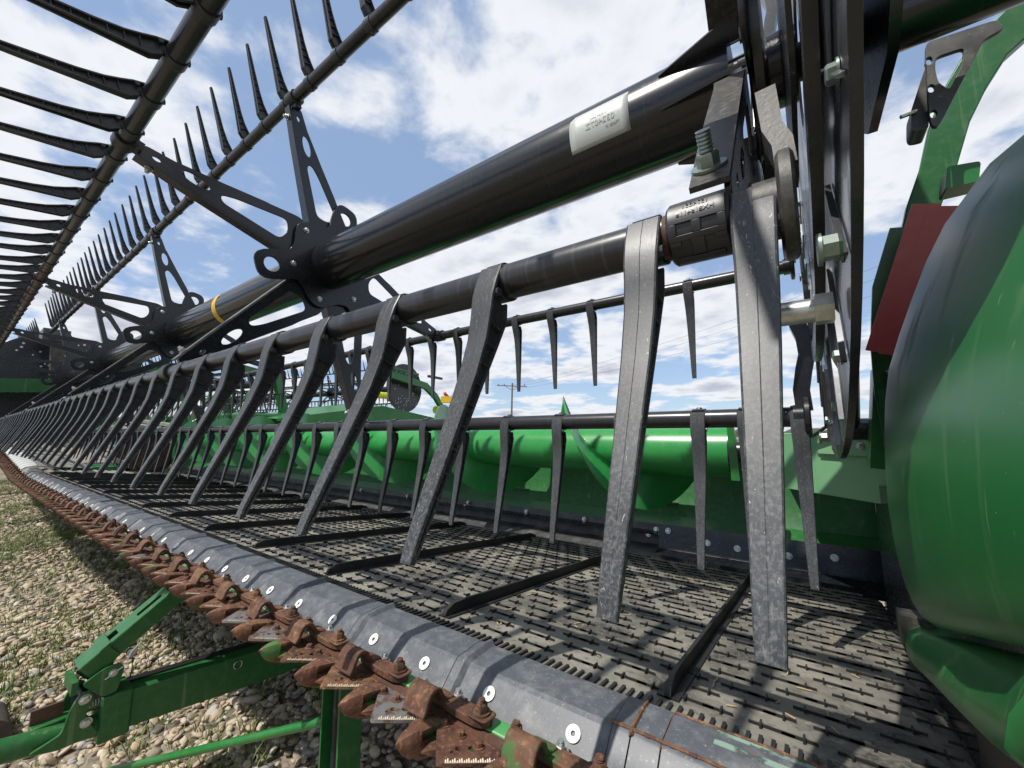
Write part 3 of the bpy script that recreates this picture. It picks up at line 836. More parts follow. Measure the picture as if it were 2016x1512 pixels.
# green back pan
strip('back_pan', [(1.446, -0.298), (1.50, -0.275), (1.532, -0.205), (1.545, -0.10), (1.56, -0.02)], XH + .1, 0.14, 'greend', .005)
b = MB(); b.box((XH - 3, 1.72, -0.16), (0.12, 1.90, -0.015)); hp('back_tube', b, 'green', bev=.01)
for x0 in (-0.36, -0.98, -1.6):
    b = MB(); b.box((x0 - .27, 1.508, -0.236), (x0 - .02, 1.522, -0.231)); hp('pan_ledge', b, 'greend')
for xx in (-0.57, -1.15):
    put_bolt(BOLT, (xx, 1.531, -0.196), (0, -1, 0.3), HD).location.z -= GZ

# end panel: dusty sheet in light green with a bolted tab
def panel(name, quad, th, mt, **k):
    q = [Vector(p) for p in quad]
    n_ = (q[1] - q[0]).cross(q[3] - q[0]).normalized()
    b = MB(); b.loft([q, [p + n_ * th for p in q]])
    return hp(name, b, mt, **k)
panel('end_panel', [(-0.058, 1.262, -0.131), (0.145, 1.085, -0.137), (0.145, 1.085, 0.004), (-0.058, 1.262, 0.000)], .004, 'panel')
tp = panel('panel_tab', [(0.02, 1.180, -0.041), (0.114, 1.098, -0.043), (0.114, 1.098, 0.004), (0.02, 1.180, 0.003)], .003, 'panel')
put_bolt(BOLT, (0.088, 1.114, -0.022), (-0.65, -0.75, 0.05), HD, sc=.8).location.z -= GZ
panel('panel_top_flange', [(-0.058, 1.262, 0.001), (0.145, 1.085, 0.005), (0.19, 1.62, 0.006), (-0.13, 1.62, 0.004)], .003, 'panel')
b = MB(); b.prism([(-0.170, -0.118), (-0.150, -0.118), (-0.158, .06), (-0.174, .06)], 'y', 1.225, 1.235); hp('auger_bracket', b, 'green')
b = MB(); b.box((0.145, 1.02, -0.62), (0.155, 1.62, -0.14)); hp('end_sheet', b, 'greend')
b = MB(); b.tube([(0.01, 1.165, -0.002), (0.05, 1.12, 0.03), (0.10, 1.10, 0.022), (0.16, 1.10, 0.0)], .004, 8); hp('cable', b, 'hose')

# centre section beyond the hinge: pale seal, apron, rusty feed drum, far belt
b = MB(); b.prism([(0.385, -0.309), (0.41, -0.287), (0.475, -0.277), (0.475, -0.283), (0.41, -0.293), (0.385, -0.315)], 'x', -7.0, XH - 0.05); flexed('centre_apron', b, 'palegrey')
b = MB()
for k in range(15): b.box((XH - .1 - .12 * k, .47 , -.280), (XH - .09 - .12 * k, .474, -.2755))
flexed('apron_seam', b, 'black', kind='stuff')
M['greyrub'] = simple('grey weathered rubber sheet', (0.22, 0.21, 0.19), 0.6, layers=(((0.06, 0.06, 0.06), 24, 0.5, 0.7, 0.8), ((0.36, 0.34, 0.30), 70, 0.55, 0.8, 0.6)), rnd=False)
b = MB()
for k in range(6):
    y0 = .48 + .055 * k
    b.prism([(y0, -.292 - .006 * k), (y0 + .05, -.297 - .006 * k), (y0 + .05, -.302 - .006 * k), (y0, -.297 - .006 * k)], 'x', XH - 3.2, XH - .12)
flexed('feed_belt_front', b, 'greyrub')
b = MB()
for k in range(14):
    y0 = .52 + .06 * k
    b.prism([(y0, bz(y0) + .004), (y0 + .03, bz(y0) + .012), (y0 + .055, bz(y0 + .05) + .003), (y0 + .055, bz(y0) - .01), (y0, bz(y0) - .01)], 'x', XH - .30, XH + .16)
hp('belt_roller_cover', b, 'greyrub')
b = MB(); b.box((XH - .55, .60, -.40), (XH - .31, 1.0, -.345)); flexed('hinge_plate', b, 'green')
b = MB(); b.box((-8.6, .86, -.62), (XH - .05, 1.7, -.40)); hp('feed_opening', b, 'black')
def cleated(name, x0, x1, n):
    b = MB()
    b.prism([(.50, -.29), (1.37, bz(1.37)), (1.37, bz(1.37) - .01), (.50, -.30)], 'x', x0, x1)
    for k in range(n):
        xx = x0 + (x1 - x0) * (k + .5) / n
        b.add([(xx - .004, .52, bz(.52)), (xx + .004, .52, bz(.52)), (xx + .004, 1.33, bz(1.33)), (xx - .004, 1.33, bz(1.33)), (xx - .004, .52, bz(.52) + .02), (xx + .004, .52, bz(.52) + .02), (xx + .004, 1.33, bz(1.33) + .02), (xx - .004, 1.33, bz(1.33) + .02)],
              [(4, 5, 6, 7), (0, 1, 5, 4), (1, 2, 6, 5), (2, 3, 7, 6), (3, 0, 4, 7)])
    return flexed(name, b, 'greyrub', label='grey cleated belt of the far wing')
cleated('draper_belt', -12.6, -8.7, 12)
b = MB()
for k in range(7):
    y0 = 1.02 + .11 * k; z0 = -.33 + .052 * k
    b.box((-8.5, y0, z0), (XH - .25, y0 + .10, z0 + .035))
flexed('feed_slat', b, 'greyrub', kind='stuff')
# feed drum: rusty, finned
b = MB()
b.tube([(XH - .75, 1.22, -.20), (XH - .18, 1.22, -.20)], .14, 24)
for k in range(7):
    xx = XH - .70 + .08 * k
    b.tube([(xx, 1.22, -.20), (xx + .012, 1.22, -.20)], .185, 28)
hp('feed_drum', b, 'rustm')
b = MB(); b.box((XH - .05, 1.34, -.42), (XH + .02, 1.72, .12)); hp('centre_frame_sheet', b, 'greend')

# ------------------------------------------------------------------ cross auger
AU = thing('cross_auger', 'bright green cross auger with wide spiral flighting behind the lower tine bar', 'auger', (0, 1.32, -0.3))
AY, AZ = 1.32, -0.0465
b = MB(); b.tube([(XH + .42, AY, AZ), (-0.178, AY, AZ)], .0735, 48)
def ap(o):
    o.location = (0, -1.32, 0.3); return o
ap(link('auger_tube', b, 'augerg', AU))
b = MB(); b.tube([(-0.178, AY, AZ), (-0.172, AY, AZ), (-0.1719, AY, AZ), (-0.12, AY, AZ)], [.079, .079, .03, .03], 32); ap(link('end_cap', b, 'black', AU))
b = MB()
PITCH_F = 0.611; nf = 30
x0, x1 = -0.21, XH + .45
steps = int(abs(x1 - x0) / PITCH_F * 40)
ring_o = []; ring_i = []
rings = []
for k in range(steps + 1):
    x = x0 + (x1 - x0) * k / steps
    # lowest point of the blade at x = -0.443 - n*PITCH_F; on the front (-Y) side x grows as the blade goes down
    a = -math.pi / 2 + (x + 0.412) / PITCH_F * 2 * math.pi
    ro = 0.184; c, s_ = math.cos(a), math.sin(a)
    t = .0022
    rings.append([(x - t, AY + .071 * c, AZ + .071 * s_), (x + t, AY + .071 * c, AZ + .071 * s_), (x + t, AY + ro * c, AZ + ro * s_), (x - t, AY + ro * c, AZ + ro * s_)])
b.loft(rings)
ap(link('flighting', b, M['augerg'], AU))
# dents and weld spots on the auger tube
# ------------------------------------------------------------------ pickup reel
RC = Vector((0, 0.70, 0.56))
RL = thing('pickup_reel', 'black six-bat pickup reel with long tines above the belt, nearest to the camera', 'reel', (0, 0.70, 0.56))
def rp(o):
    o.location = Vector(o.location) - RC
    return o
XR0, XR1 = -6.35, 0.0
def swing(dy, dz):
    # turn about X that carries the tine's own tip (-.0185, -.262) to the direction (dy, dz)
    return math.atan2(dz, dy) - math.atan2(-.262, -.0185)
# (name, y, z, tine swing)
BATS = [('A', 0.182, 0.699, swing(-0.97, -0.19)), ('F', 0.553, 1.078, swing(-0.080, 0.264)), ('C', 1.2235, 0.4301, swing(0.0105, -0.279)),
        ('D', 0.8515, 0.0313, swing(-0.0525, -0.27)), ('B', 0.3165, 0.1530, swing(-0.1095, -0.247)), ('G', 1.09, 0.93, math.radians(-265))]
BR = 0.0172
def finger_mesh():
    b = MB()
    FR = [(0.008, -.0178), (-0.010, -.0196), (-0.028, -.0188), (-0.048, -.0145), (-0.072, -.0105), (-0.11, -.0098), (-0.18, -.0138), (-0.256, -.0188), (-0.269, -.0185)]
    BK = [(0.008, -.0160), (-0.014, -.0060), (-0.0225, .0085), (-0.040, .0150), (-0.070, .0115), (-0.11, .0065), (-0.18, -.0012), (-0.256, -.0105), (-0.269, -.0120)]
    W = [.0272, .0272, .0262, .0246, .0235, .0215, .0170, .0125, .0115]
    fr = []; web = []; bk = []
    for (zf, yf), (zb, yb), w in zip(FR, BK, W):
        h = w / 2; t = .0028
        fr.append([(-h, yf + .0018, zf), (-h * .96, yf + .0006, zf), (-h * .86, yf, zf), (-.0003, yf, zf), (0, yf + .00018, zf), (.0003, yf, zf), (h * .86, yf, zf), (h * .96, yf + .0006, zf), (h, yf + .0018, zf), (h, yf + t + .0008, zf), (-h, yf + t + .0008, zf)])
    b.loft(fr)
    for (zf, yf), (zb, yb), w in list(zip(FR, BK, W))[1:]:
        q = w * .16
        web.append([(-q, yf + .002, zf), (q, yf + .002, zf), (q, yb, zb), (-q, yb, zb)])
        q = w * .40
        bk.append([(-q, yb - .0024, zb), (q, yb - .0024, zb), (q, yb, zb), (-q, yb, zb)])
    b.loft(web); b.loft(bk[1:])
    # cross ribs inside the hollow flanks
    for k in range(9):
        z = -.052 - .021 * k
        f = np.interp(-z, [-a[0] for a in FR], [a[1] for a in FR]); g_ = np.interp(-z, [-a[0] for a in BK], [a[1] for a in BK]); w = np.interp(-z, [-a[0] for a in FR], W)
        b.box((-w * .40, f + .002, z - .0006), (w * .40, g_ - .001, z + .0006))
    # clamp band round the tube with its stud
    n = 14; ri, ro = .0174, .0196
    rings = []
    for j in range(n + 1):
        a = math.radians(-100 + 230 * j / n)
        c, s_ = math.cos(a), math.sin(a)
        wv = .0125 if 2 < j < n - 2 else .0110
        rings.append([(-wv, ri * c, ri * s_), (wv, ri * c, ri * s_), (wv, ro * c, ro * s_), (-wv, ro * c, ro * s_)])
    b.loft(rings)
    b.tube([(0, .0018, .0188), (0, .002, .0222)], [.0062, .0050], 10)
    b.tube([(.010, -.0125, -.0225), (.0155, -.0125, -.0225)], .004, 8)
    return b.mesh('tine', 20)
TINE = finger_mesh(); TINE.materials.append(M['finger'])
TX = {'A': (-0.905 + 0.1524 * 6, 0), 'F': (-0.858 + .1524 * 6, 0), 'C': (-0.2475, 0), 'D': (-0.1665, 0), 'B': (-0.0915, 0), 'G': (-0.2, 0)}
def bearing_mesh():
    b = MB()
    b.tube([(-.021, 0, 0), (-.019, 0, 0), (.019, 0, 0), (.021, 0, 0)], [.0215, .0232, .0232, .0215], 26)
    b.box((-.018, -.010, .018), (.018, .010, .032))
    return b.mesh('bearing', 40)
BEAR = bearing_mesh(); BEAR.materials.append(M['nylon'])
HUBS = [-0.030, -1.26, -2.73, -4.20, -5.67]
BATO = {}
for nm, y, z, phi in BATS:
    b = MB(); b.tube([(XR0, 0, 0), (XR1 - .012, 0, 0)], BR, 28)
    ba = link('tine_bar', b, 'battube', RL, (0, y, z)); rp(ba); BATO[nm] = ba
    xt = TX[nm][0]
    xs_ = [xt - .1524 * k for k in range(60) if XR0 + .05 < xt - .1524 * k < -0.03]
    if nm == 'B':
        xs_ = [-0.0180] + [x_ for x_ in xs_]
    if nm == 'D':
        xs_ = [-0.008, -0.087] + [x_ for x_ in xs_]
    for x_ in xs_:
        if nm == 'G' and x_ < -3.5: continue
        link('tine', TINE, None, ba, (x_, 0, 0), (phi + random.uniform(-.015, .015), random.uniform(-.006, .006), 0))
    for hx in HUBS:
        ang = math.atan2(RC.z - z, RC.y - y)
        link('bearing', BEAR, None, ba, (hx - (.0225 if hx == HUBS[0] else 0.008), 0, 0), (ang - math.pi / 2, 0, 0))
# lettering moulded into the near bearing of the front bar
def text_mesh(txt, size, depth, name='lettering'):
    cu = bpy.data.curves.new(name, 'FONT'); cu.body = txt; cu.size = size; cu.extrude = depth; cu.align_x = 'CENTER'; cu.align_y = 'CENTER'
    ob = bpy.data.objects.new(name, cu); COL.objects.link(ob)
    dg = bpy.context.evaluated_depsgraph_get(); dg.update()
    me = bpy.data.meshes.new_from_object(ob.evaluated_get(dg)); bpy.data.objects.remove(ob); bpy.data.curves.remove(cu)
    me.materials.clear(); return me
def wrap(me, R, a0):
    """bend text lying in XY (x along tube, y round it) onto a tube of radius R about the X axis; a0 = angle of y=0"""
    for v in me.vertices:
        x, y, z = v.co; a = a0 + y / R
        v.co = (x, (R + z) * math.cos(a), (R + z) * math.sin(a))
    me.update()
    return me
# text is read upside down in the photograph: rotate half a turn before wrapping
for txt, yy in (('HXE154118', 0.003), ('1574851', -0.0030)):
    me = text_mesh(txt, .0052, .0004); me.transform(Matrix.Rotation(math.pi, 4, 'Z'))
    me.transform(Matrix.Translation((0, yy, 0))); wrap(me, .0247, math.radians(164)); 
    for p_ in me.polygons: pass
    link('lettering', me, 'black', BATO['B'], (HUBS[0] - .0225, 0, 0))
b = MB()
def ringpatch(b, xa, xb, d0, d1, ri, ro, n=6, d0b=None, d1b=None):
    rings = []
    for j in range(n + 1):
        a = math.radians(d0 + (d1 - d0) * j / n); c, s_ = math.cos(a), math.sin(a)
        rings.append([(xa, ri * c, ri * s_), (xb, ri * c, ri * s_), (xb, ro * c, ro * s_), (xa, ro * c, ro * s_)])
    b.loft(rings)
for xa, xb, d0, d1 in ((-.019, .019, 150, 186), (-.019, -.0135, 186, 206), (-.003, .003, 186, 206), (.0135, .019, 186, 206), (-.019, .019, 206, 216), (-.0045, .0045, 216, 246), (-.019, -.011, 216, 224), (.011, .019, 216, 224), (-.016, .016, 250, 262)):
    ringpatch(b, xa, xb, d0, d1, .0228, .0246)
link('bearing_shell', b, 'nylon', BATO['B'], (HUBS[0] - .0225, 0, 0), bev=.0004)
# rust patch on the front bar beside the bearing
b = MB(); pts = [(-0.0775, 0, 0), (-0.072, 0, 0), (-0.066, 0, 0), (-0.0535, 0, 0)]; b.tube(pts, .01735, 28); link('rust_patch', b, 'rust', BATO['B'])
b = MB()
for k in range(16):
    xx = -2.45 - .055 * k * 1.0
    b.tube([(xx - .018, 0, 0), (xx + .016, 0, 0)], .01738, 20)
link('rust_patch', b, 'rustm', BATO['A'], kind='stuff')

# centre tube with its label and yellow tape
b = MB(); b.tube([(XR0 + .05, 0, 0), (-0.055, 0, 0)], .075, 64)
CT = rp(link('centre_tube', b, 'tube', RL, tuple(RC)))
b = MB(); b.tube([(-2.062, 0, 0), (-2.022, 0, 0)], .0756, 64); link('tape_band', b, 'yellow', CT)
b = MB()
a0, a1 = math.radians(158), math.radians(212)
rows = []
R_ = .0757
def lab(u, v):
    a = a0 + (a1 - a0) * v
    return (-0.318 + 0.112 * u, R_ * math.cos(a), R_ * math.sin(a))
n = 10; vs = []; fs = []
for j in range(n + 1):
    for i_ in range(9):
        u, v = i_ / 8, j / n
        cut = .10 if v < .12 else (.05 if v > .93 else 0)
        uu = cut * (1 - min(1, v / .12)) + u * (1 - 0) if v < .12 else u
        vs.append(lab(max(0, min(1, uu)), v))
for j in range(n):
    for i_ in range(8):
        a = j * 9 + i_; fs.append((a, a + 1, a + 10, a + 9))
b.add(vs, fs)
lm = b.mesh('label_sticker', 60); lo = link('label_sticker', lm, 'label', CT)
sm = lo.modifiers.new('t', 'SOLIDIFY'); sm.thickness = .0003
for txt, sz, xx, yy in (('032407Z', .0150, -0.258, .003), ('Made in', .0080, -0.236, .0155), ('HXE42407', .0075, -0.262, -.0105)):
    me = text_mesh(txt, sz, .0001); me.transform(Matrix.Rotation(math.pi, 4, 'Z')); me.transform(Matrix.Translation((0, -yy * -1, 0)))
    wrap(me, .0762, math.radians(183)); link('print', me, 'ink', lo, (xx, 0, 0))

# spiders: hub plates and six perforated arms
def hub_outline():
    pts = []
    for k in range(144):
        th = 2 * math.pi * k / 144; dg_ = math.degrees(th) % 360
        r = .140 + .012 * math.cos(math.radians(6 * (dg_ - 15)))
        for e in (77, 197, 317):
            d = abs((dg_ - e + 180) % 360 - 180)
            if d < 40:
                # rounded ear blending into the body
                bump_ = .236 * math.exp(-(d / 17.5) ** 4 * .55)
                bump_ = bump_ if d < 22 else bump_
                r = (r ** 14 + bump_ ** 14) ** (1 / 14)
        pts.append((r * math.cos(th), r * math.sin(th)))
    return pts
HUB = plate('hub_plate', hub_outline(), [ell(.19 * math.cos(math.radians(e)), .19 * math.sin(math.radians(e)), .0225, .0225, n=20) for e in (77, 197, 317)], .008, 'x', .0008)
HUB.materials.append(M['black'])
def arm_mesh(side, R):
    """arm in the local frame: u outwards (mapped to Y), w across (mapped to Z). side=+1: flange on +w"""
    s_ = side
    o = [(.085, s_ * .034), (.18, s_ * .033), (.40, s_ * .026), (R - .028, s_ * .020), (R - .028, -s_ * .014), (.44, -s_ * .022), (.34, -s_ * .046), (.235, -s_ * .074), (.14, -s_ * .098), (.085, -s_ * .09)]
    o = hull_round(o, .012, 4)
    slot = hull_round([(.165, s_ * .006), (.325, s_ * .006), (.335, -s_ * .012), (.30, -s_ * .028), (.165, -s_ * .066), (.150, -s_ * .030)], .016, 6)
    h2 = ell(.392, -s_ * .008, .033, .0125, 0, 20)
    h3 = ell(.475, 0.002 * s_, .009, .005, 0, 12)
    return plate('arm', o, [slot, h2, h3], .005, 'x', .0006)
def flange_mesh(side, R):
    s_ = side; b = MB()
    P_ = [(.13, s_ * .0335), (.18, s_ * .033), (.40, s_ * .026), (R - .026, s_ * .020)]
    rings = []
    for k, (u, w) in enumerate(P_):
        wd = .036 - .010 * k / 3
        rings.append([(0.002, u, w), (-wd, u, w), (-wd, u, w + s_ * .0045), (0.002, u, w + s_ * .0045)])
    b.loft(rings)
    # edge of the slot turned over as a stiffening lip on the slanted side
    Q = [(.16, -s_ * .086), (.235, -s_ * .0735), (.34, -s_ * .0455), (.44, -s_ * .0215)]
    rings = [[(0.0, u, w), (-.012, u, w), (-.012, u, w - s_ * .003), (0.0, u, w - s_ * .003)] for u, w in Q]
    b.loft(rings)
    return b.mesh('arm_flange', 30)
SIDES = {'A': 1, 'F': 1, 'G': 1, 'C': -1, 'D': -1, 'B': -1}
ARMS = {}
for nm, y, z, phi in BATS:
    dv = Vector((y - RC.y, z - RC.z)); R = dv.length
    a = arm_mesh(SIDES[nm], R); a.materials.append(M['black'])
    f_ = flange_mesh(SIDES[nm], R); f_.materials.append(M['black'])
    ARMS[nm] = (a, f_, math.atan2(dv.y, dv.x), R)
ARMS['B'][1].materials.clear(); ARMS['B'][1].materials.append(M['painted_sheen'])  # front bar's arm flanges get the paler colour with the sun sheen painted in
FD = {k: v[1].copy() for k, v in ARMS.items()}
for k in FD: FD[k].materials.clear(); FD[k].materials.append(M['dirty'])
for hi, hx in enumerate(HUBS):
    sp = bpy.data.objects.new('spider', None); COL.objects.link(sp); sp.parent = RL; sp.location = (hx, 0, 0)
    link('hub_plate', HUB, None, sp, (0.006, 0, 0))
    for nm, (a, f_, th, R) in ARMS.items():
        ar = link('arm', a, None, sp, (-.004 if nm in 'AFG' else -.0045, 0, 0), (th, 0, 0))
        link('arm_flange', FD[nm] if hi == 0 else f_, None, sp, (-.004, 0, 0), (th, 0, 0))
        if hi < 4:
            # clamp bolt standing on the flange near the bar
            n_ = Vector((0, -math.sin(th), math.cos(th))) * SIDES[nm]
            p = Vector((-.018, math.cos(th) * (R - .058), math.sin(th) * (R - .058))) + n_ * .026
            if hi == 0 and nm == 'B':
                BB = hexbolt(.0085, .010, .0135, .0022, .016, .0056); BB.materials.append(M['zincg'])
                put_bolt(BB, p + Vector((0, -.0, 0)), n_, sp)
            else:
                put_bolt(BOLTZ, p, n_, sp, sc=1.25)
    if hi < 4:
        for k in range(6):
            t = math.radians(75 + 60 * k)
            put_bolt(BOLT, (.0105, .126 * math.cos(t), .126 * math.sin(t)), (1, 0, 0), sp)
# gusset blades welded on the tube beside the near hub
for k, th in enumerate((100, 160, 205, 300)):
    t = math.radians(th); c, s_ = math.cos(t), math.sin(t)
    b = MB()
    def q(x_, r_, w_): return (x_, r_ * c - w_ * s_, r_ * s_ + w_ * c)
    b.loft([[q(-.155, .0745, -.002), q(-.155, .0745, .002), q(-.155, .078, .002), q(-.155, .078, -.002)], [q(-.03, .0745, -.002), q(-.03, .0745, .002), q(-.03, .115, .002), q(-.03, .115, -.002)]])
    rp(link('gusset', b, 'black', RL, tuple(RC)))
# drive shaft through the end, muddy
b = MB(); b.tube([(-0.03, 0, 0), (-0.005, 0, 0), (0.0, 0, 0), (0.10, 0, 0)], [.034, .034, .026, .026], 24); rp(link('shaft', b, 'dirty', RL, tuple(RC)))
b = MB()
pts = [(-.02 + .004 * k, 0, 0) for k in range(10)]
b.tube(pts, [.031 + random.uniform(0, .008) for _ in pts], 14)
rp(link('mud_cake', b, 'mud', RL, tuple(RC)))
# end disc: dished plate with turned rim, inner ring and bolts
DR = .588; DX = .031
b = MB()
n = 96
rings = []
for (x_, r_) in ((0, .09), (0, DR - .004), (.001, DR), (.005, DR), (.006, DR - .004), (.005, DR - .006), (.004, DR - .010), (.004, .09)):
    rings.append([(x_, r_ * math.cos(2 * math.pi * j / n), r_ * math.sin(2 * math.pi * j / n)) for j in range(n)])
b.loft(rings, True, False); b.loft([rings[-1], rings[0]], True, False)
ED = rp(link('end_disc', b, 'polish', RL, (DX, RC.y, RC.z)))
rim = MB()
rings = [[(x_, r_ * math.cos(2 * math.pi * j / n), r_ * math.sin(2 * math.pi * j / n)) for j in range(n)] for (x_, r_) in ((-.0006, DR + .0002), (-.0006, DR + .0025), (.0052, DR + .0025), (.0052, DR + .0002))]
rim.loft(rings, True, False); rim.loft([rings[-1], rings[0]], True, False)
link('rim', rim, 'black', ED)
BO = BOLT.copy(); BO.materials.clear(); BO.materials.append(M['zincg'])
for k in range(30):
    t = math.radians(12 * k + 4)
    link('bolt', BO, None, ED, (-.0005, .545 * math.cos(t), .545 * math.sin(t)), rot_to((-1, 0, 0))).scale = (.85, .85, .85)
# ribs of the cam track on the face
b = MB()
for k in range(36):
    t = math.radians(10 * k); c, s_ = math.cos(t), math.sin(t)
    b.loft([[(-.001, r_ * c - w_ * s_, r_ * s_ + w_ * c) for r_, w_ in ((.47, -.0015), (.47, .0015), (.58, .0015), (.58, -.0015))], [(-.005, r_ * c - w_ * s_, r_ * s_ + w_ * c) for r_, w_ in ((.47, -.0008), (.47, .0008), (.58, .0008), (.58, -.0008))]])
link('stiffening_rib', b, 'polish', ED, kind='stuff')
b = MB(); b.tube([(-.020, 0, 0), (-.010, 0, 0)], .185, 48); rp(link('inner_disc', b, 'black', RL, tuple(RC)))
b = MB(); b.tube([(-.006, 0, 0), (.028, 0, 0)], .052, 32); rp(link('shaft_collar', b, 'black', RL, tuple(RC)))
pl = plate('inner_shield', hull_round([(.28, .36), (.28, .80), (.60, .80), (.66, .74), (.66, .36), (.52, .27), (.34, .27)], .03, 5), [], .004, 'x')
link('inner_shield', pl, 'black', RL, (.0115, -RC.y, -RC.z))
# cam ring between the bar ends and the disc
ring = MB()
rings = [[(x_, -.05 + r_ * math.cos(2 * math.pi * j / n), .075 + r_ * math.sin(2 * math.pi * j / n)) for j in range(n)] for (x_, r_) in ((0.0, .505), (0.0, .535), (.008, .535), (.008, .505))]
ring.loft(rings, True, False); ring.loft([rings[-1], rings[0]], True, False)
rp(link('cam_ring', ring, 'black', RL, (.016, RC.y, RC.z)))
# cranks at the bar ends: round boss and an S-bent link
for nm, y, z, phi in BATS:
    b = MB()
    b.tube([(-.006, 0, 0), (-.004, 0, 0), (.002, 0, 0), (.004, 0, 0)], [.033, .036, .036, .033], 28)
    b.tube([(-.02, 0, 0), (-.006, 0, 0)], .0205, 24)
    w_, h_ = .012, .030
    if nm == 'B':
        b.sweepbox([(0, 0, .02), (-.001, -.001, .038), (-.006, -.002, .052), (-.008, -.002, .082)], w_, [.040, .034, .026, .022])
    else:
        b.sweepbox([(-.004, 0, .01), (-.006, .0, .045), (.000, 0, .08), (.006, 0, .105), (.004, 0, .135), (-.004, 0, .16), (-.004, 0, .185)], .024, .03)
    cr = rp(link('crank', b, 'dirty' if nm == 'B' else 'black', RL, (.002 if nm != 'D' else .004, y, z)))
    HB = BOLT.copy(); HB.materials.clear(); HB.materials.append(M['zincg'])
    o = link('bolt', HB, None, cr, (.012, .0, -.035), rot_to((1, 0, 0))); o.scale = (1.15, 1.15, 1.7)
    b = MB(); b.tube([(-.030, .075, -.055), (.016, .075, -.055)], .0095, 18); b.tube([(.010, .075, -.055), (.022, .075, -.055)], .0125, 6)
    if nm == 'B': link('spacer_bolt', b, 'zinc', cr)

# ------------------------------------------------------------------ reel mount and lift arm at the near end
PLT = [(.85, .95), (.29, .95), (.292, .262), (.326, .241), (.42, .246), (.50, .30), (.60, .38), (.80, .40)]
BKO = [(.1823, .5666), (.2497, .5592), (.2563, .5424), (.2359, .5368), (.2152, .4957), (.1896, .4447), (.1824, .4325), (.1766, .4353), (.1748, .4497), (.1774, .5009), (.1794, .5409)]
BKW = [(.1896, .538), (.2176, .5363), (.2134, .5126), (.1981, .4815), (.1886, .4988), (.1874, .5197)]
BKH = [(.1827, .5364), (.1810, .4931), (.1797, .4536)]
BKB = [(.1796, .5424), (.1704, .5171), (.1579, .4802), (.1554, .452), (.158, .445), (.1732, .4433)]
RM = thing('reel_mount', 'black reel drive tube and hanging perforated bracket at the top right corner', 'mount', (0.3, 0.7, 0.5))
def mp(o): 
    o.location = Vector(o.location) - Vector((0.3, 0.7, 0.5)); return o
b = MB(); b.tube([(.10, .70, .555), (1.2, .70, .555)], .036, 40); mp(link('drive_tube', b, 'tube', RM))
b = MB(); b.tube([(.075, .70, .56), (.10, .70, .56)], .05, 32); mp(link('end_flange', b, 'black', RM))
pl = plate('bearing_plate', PLT, [], .006, 'x')
mp(link('bearing_plate', pl, 'black', RM, (.062, 0, 0)))
# hanging bracket: plate with holes and a folded box
pl = plate('bracket', hull_round(BKO, .006, 3), [hull_round(BKW, .006, 3)] + [ell(a_, b_, .0036, .0062, n=12) for a_, b_ in BKH], .007, 'y', .0006)
BK = mp(link('bracket', pl, 'flange', RM, (0, .78, 0)))
b = MB(); b.prism(hull_round(BKB, .005, 3), 'y', .792, .83); b.v = [(x_, y_ - .78, z_) for x_, y_, z_ in b.v]; link('bracket_box', b, 'flange', BK, (.0035, 0, 0))
b = MB(); b.tube([(.148, .005, .470), (.166, .01, .474)], .003, 8); link('clip_pin', b, 'zinc', BK)

GA = thing('reel_lift_arm', 'curved green steel lift arm rising behind the reel disc at the right', 'lift arm', (0.1, 1.0, 0.0))
def gp(o): 
    o.location = Vector(o.location) - Vector((0.1, 1.0, 0)); return o
def on(px, py, y):
    r = Rt * ((px - 1008) / 800) + Up * ((756 - py) / 800) + Fw
    return r * (y / r.y)
# centre line measured in the world at y about 1 m
CLN = [(0.125, .97, -0.02), (0.122, .97, 0.087), (0.147, .97, 0.194), (0.160, .97, 0.266), (0.195, .97, 0.398), (0.220, .97, 0.465), (0.239, .97, 0.534), (0.263, .97, 0.590), (0.293, .97, 0.641), (0.35, .97, 0.69), (0.5, .96, 0.78)]
b = MB(); b.sweepbox(CLN, [.034, .036, .036, .038, .044, .046, .050, .054, .056, .06, .06], .022, (1, 0, 0)); gp(link('arm_beam', b, 'greend', GA, bev=.002))
b = MB(); b.sweepbox([(0.118, .965, .06), (0.124, .955, .16), (0.134, .945, .26), (.155, .94, .36)], [.030, .040, .040, .020], .008, (1, 0, 0)); gp(link('side_plate', b, 'greend', GA))
b = MB(); b.sweepbox([(0.105, 1.0, -.06), (0.125, 1.0, 0.12)], .035, .05); gp(link('lower_strut', b, 'green', GA))
b = MB(); b.tube([(.12, .97, .10), (.20, .97, .10)], .02, 16); gp(link('pivot_pin', b, 'black', GA))
b = MB(); b.prism(hull_round([(.20, .375), (.235, .375), (.240, .405), (.205, .410)], .005, 3), 'y', .86, .90); gp(link('prop_bracket', b, 'green', GA))
b = MB()
b.sweepbox([(0.126, .90, 0.150), (0.165, .88, 0.27), (0.198, .865, 0.372)], .005, .034, (0, 1, 0))
b.sweepbox([(0.135, .916, 0.148), (0.174, .896, 0.268), (0.205, .881, 0.362)], .017, .004, (1, 0, -.35))
b.sweepbox([(0.144, .90, 0.142), (0.183, .88, 0.262), (0.216, .865, 0.362)], .005, .034, (0, 1, 0))
tag(link('safety_prop', b, 'red', None, (-.019, 0, -.012)), 'faded red steel safety prop leaning on the green lift arm', 'safety prop')
HC = BOLT.copy(); HC.materials.clear(); HC.materials.append(M['zinc'])

# hydraulic cylinder stub and black cap just behind the disc
b = MB(); b.tube([(.07, 1.06, .02), (.075, 1.02, .14)], .018, 14); b.tube([(.045, 1.07, .012), (.105, 1.07, .012)], .022, 16)
tag(link('hydraulic_cylinder', b, 'black', None), 'short black hydraulic cylinder low behind the reel disc', 'cylinder')

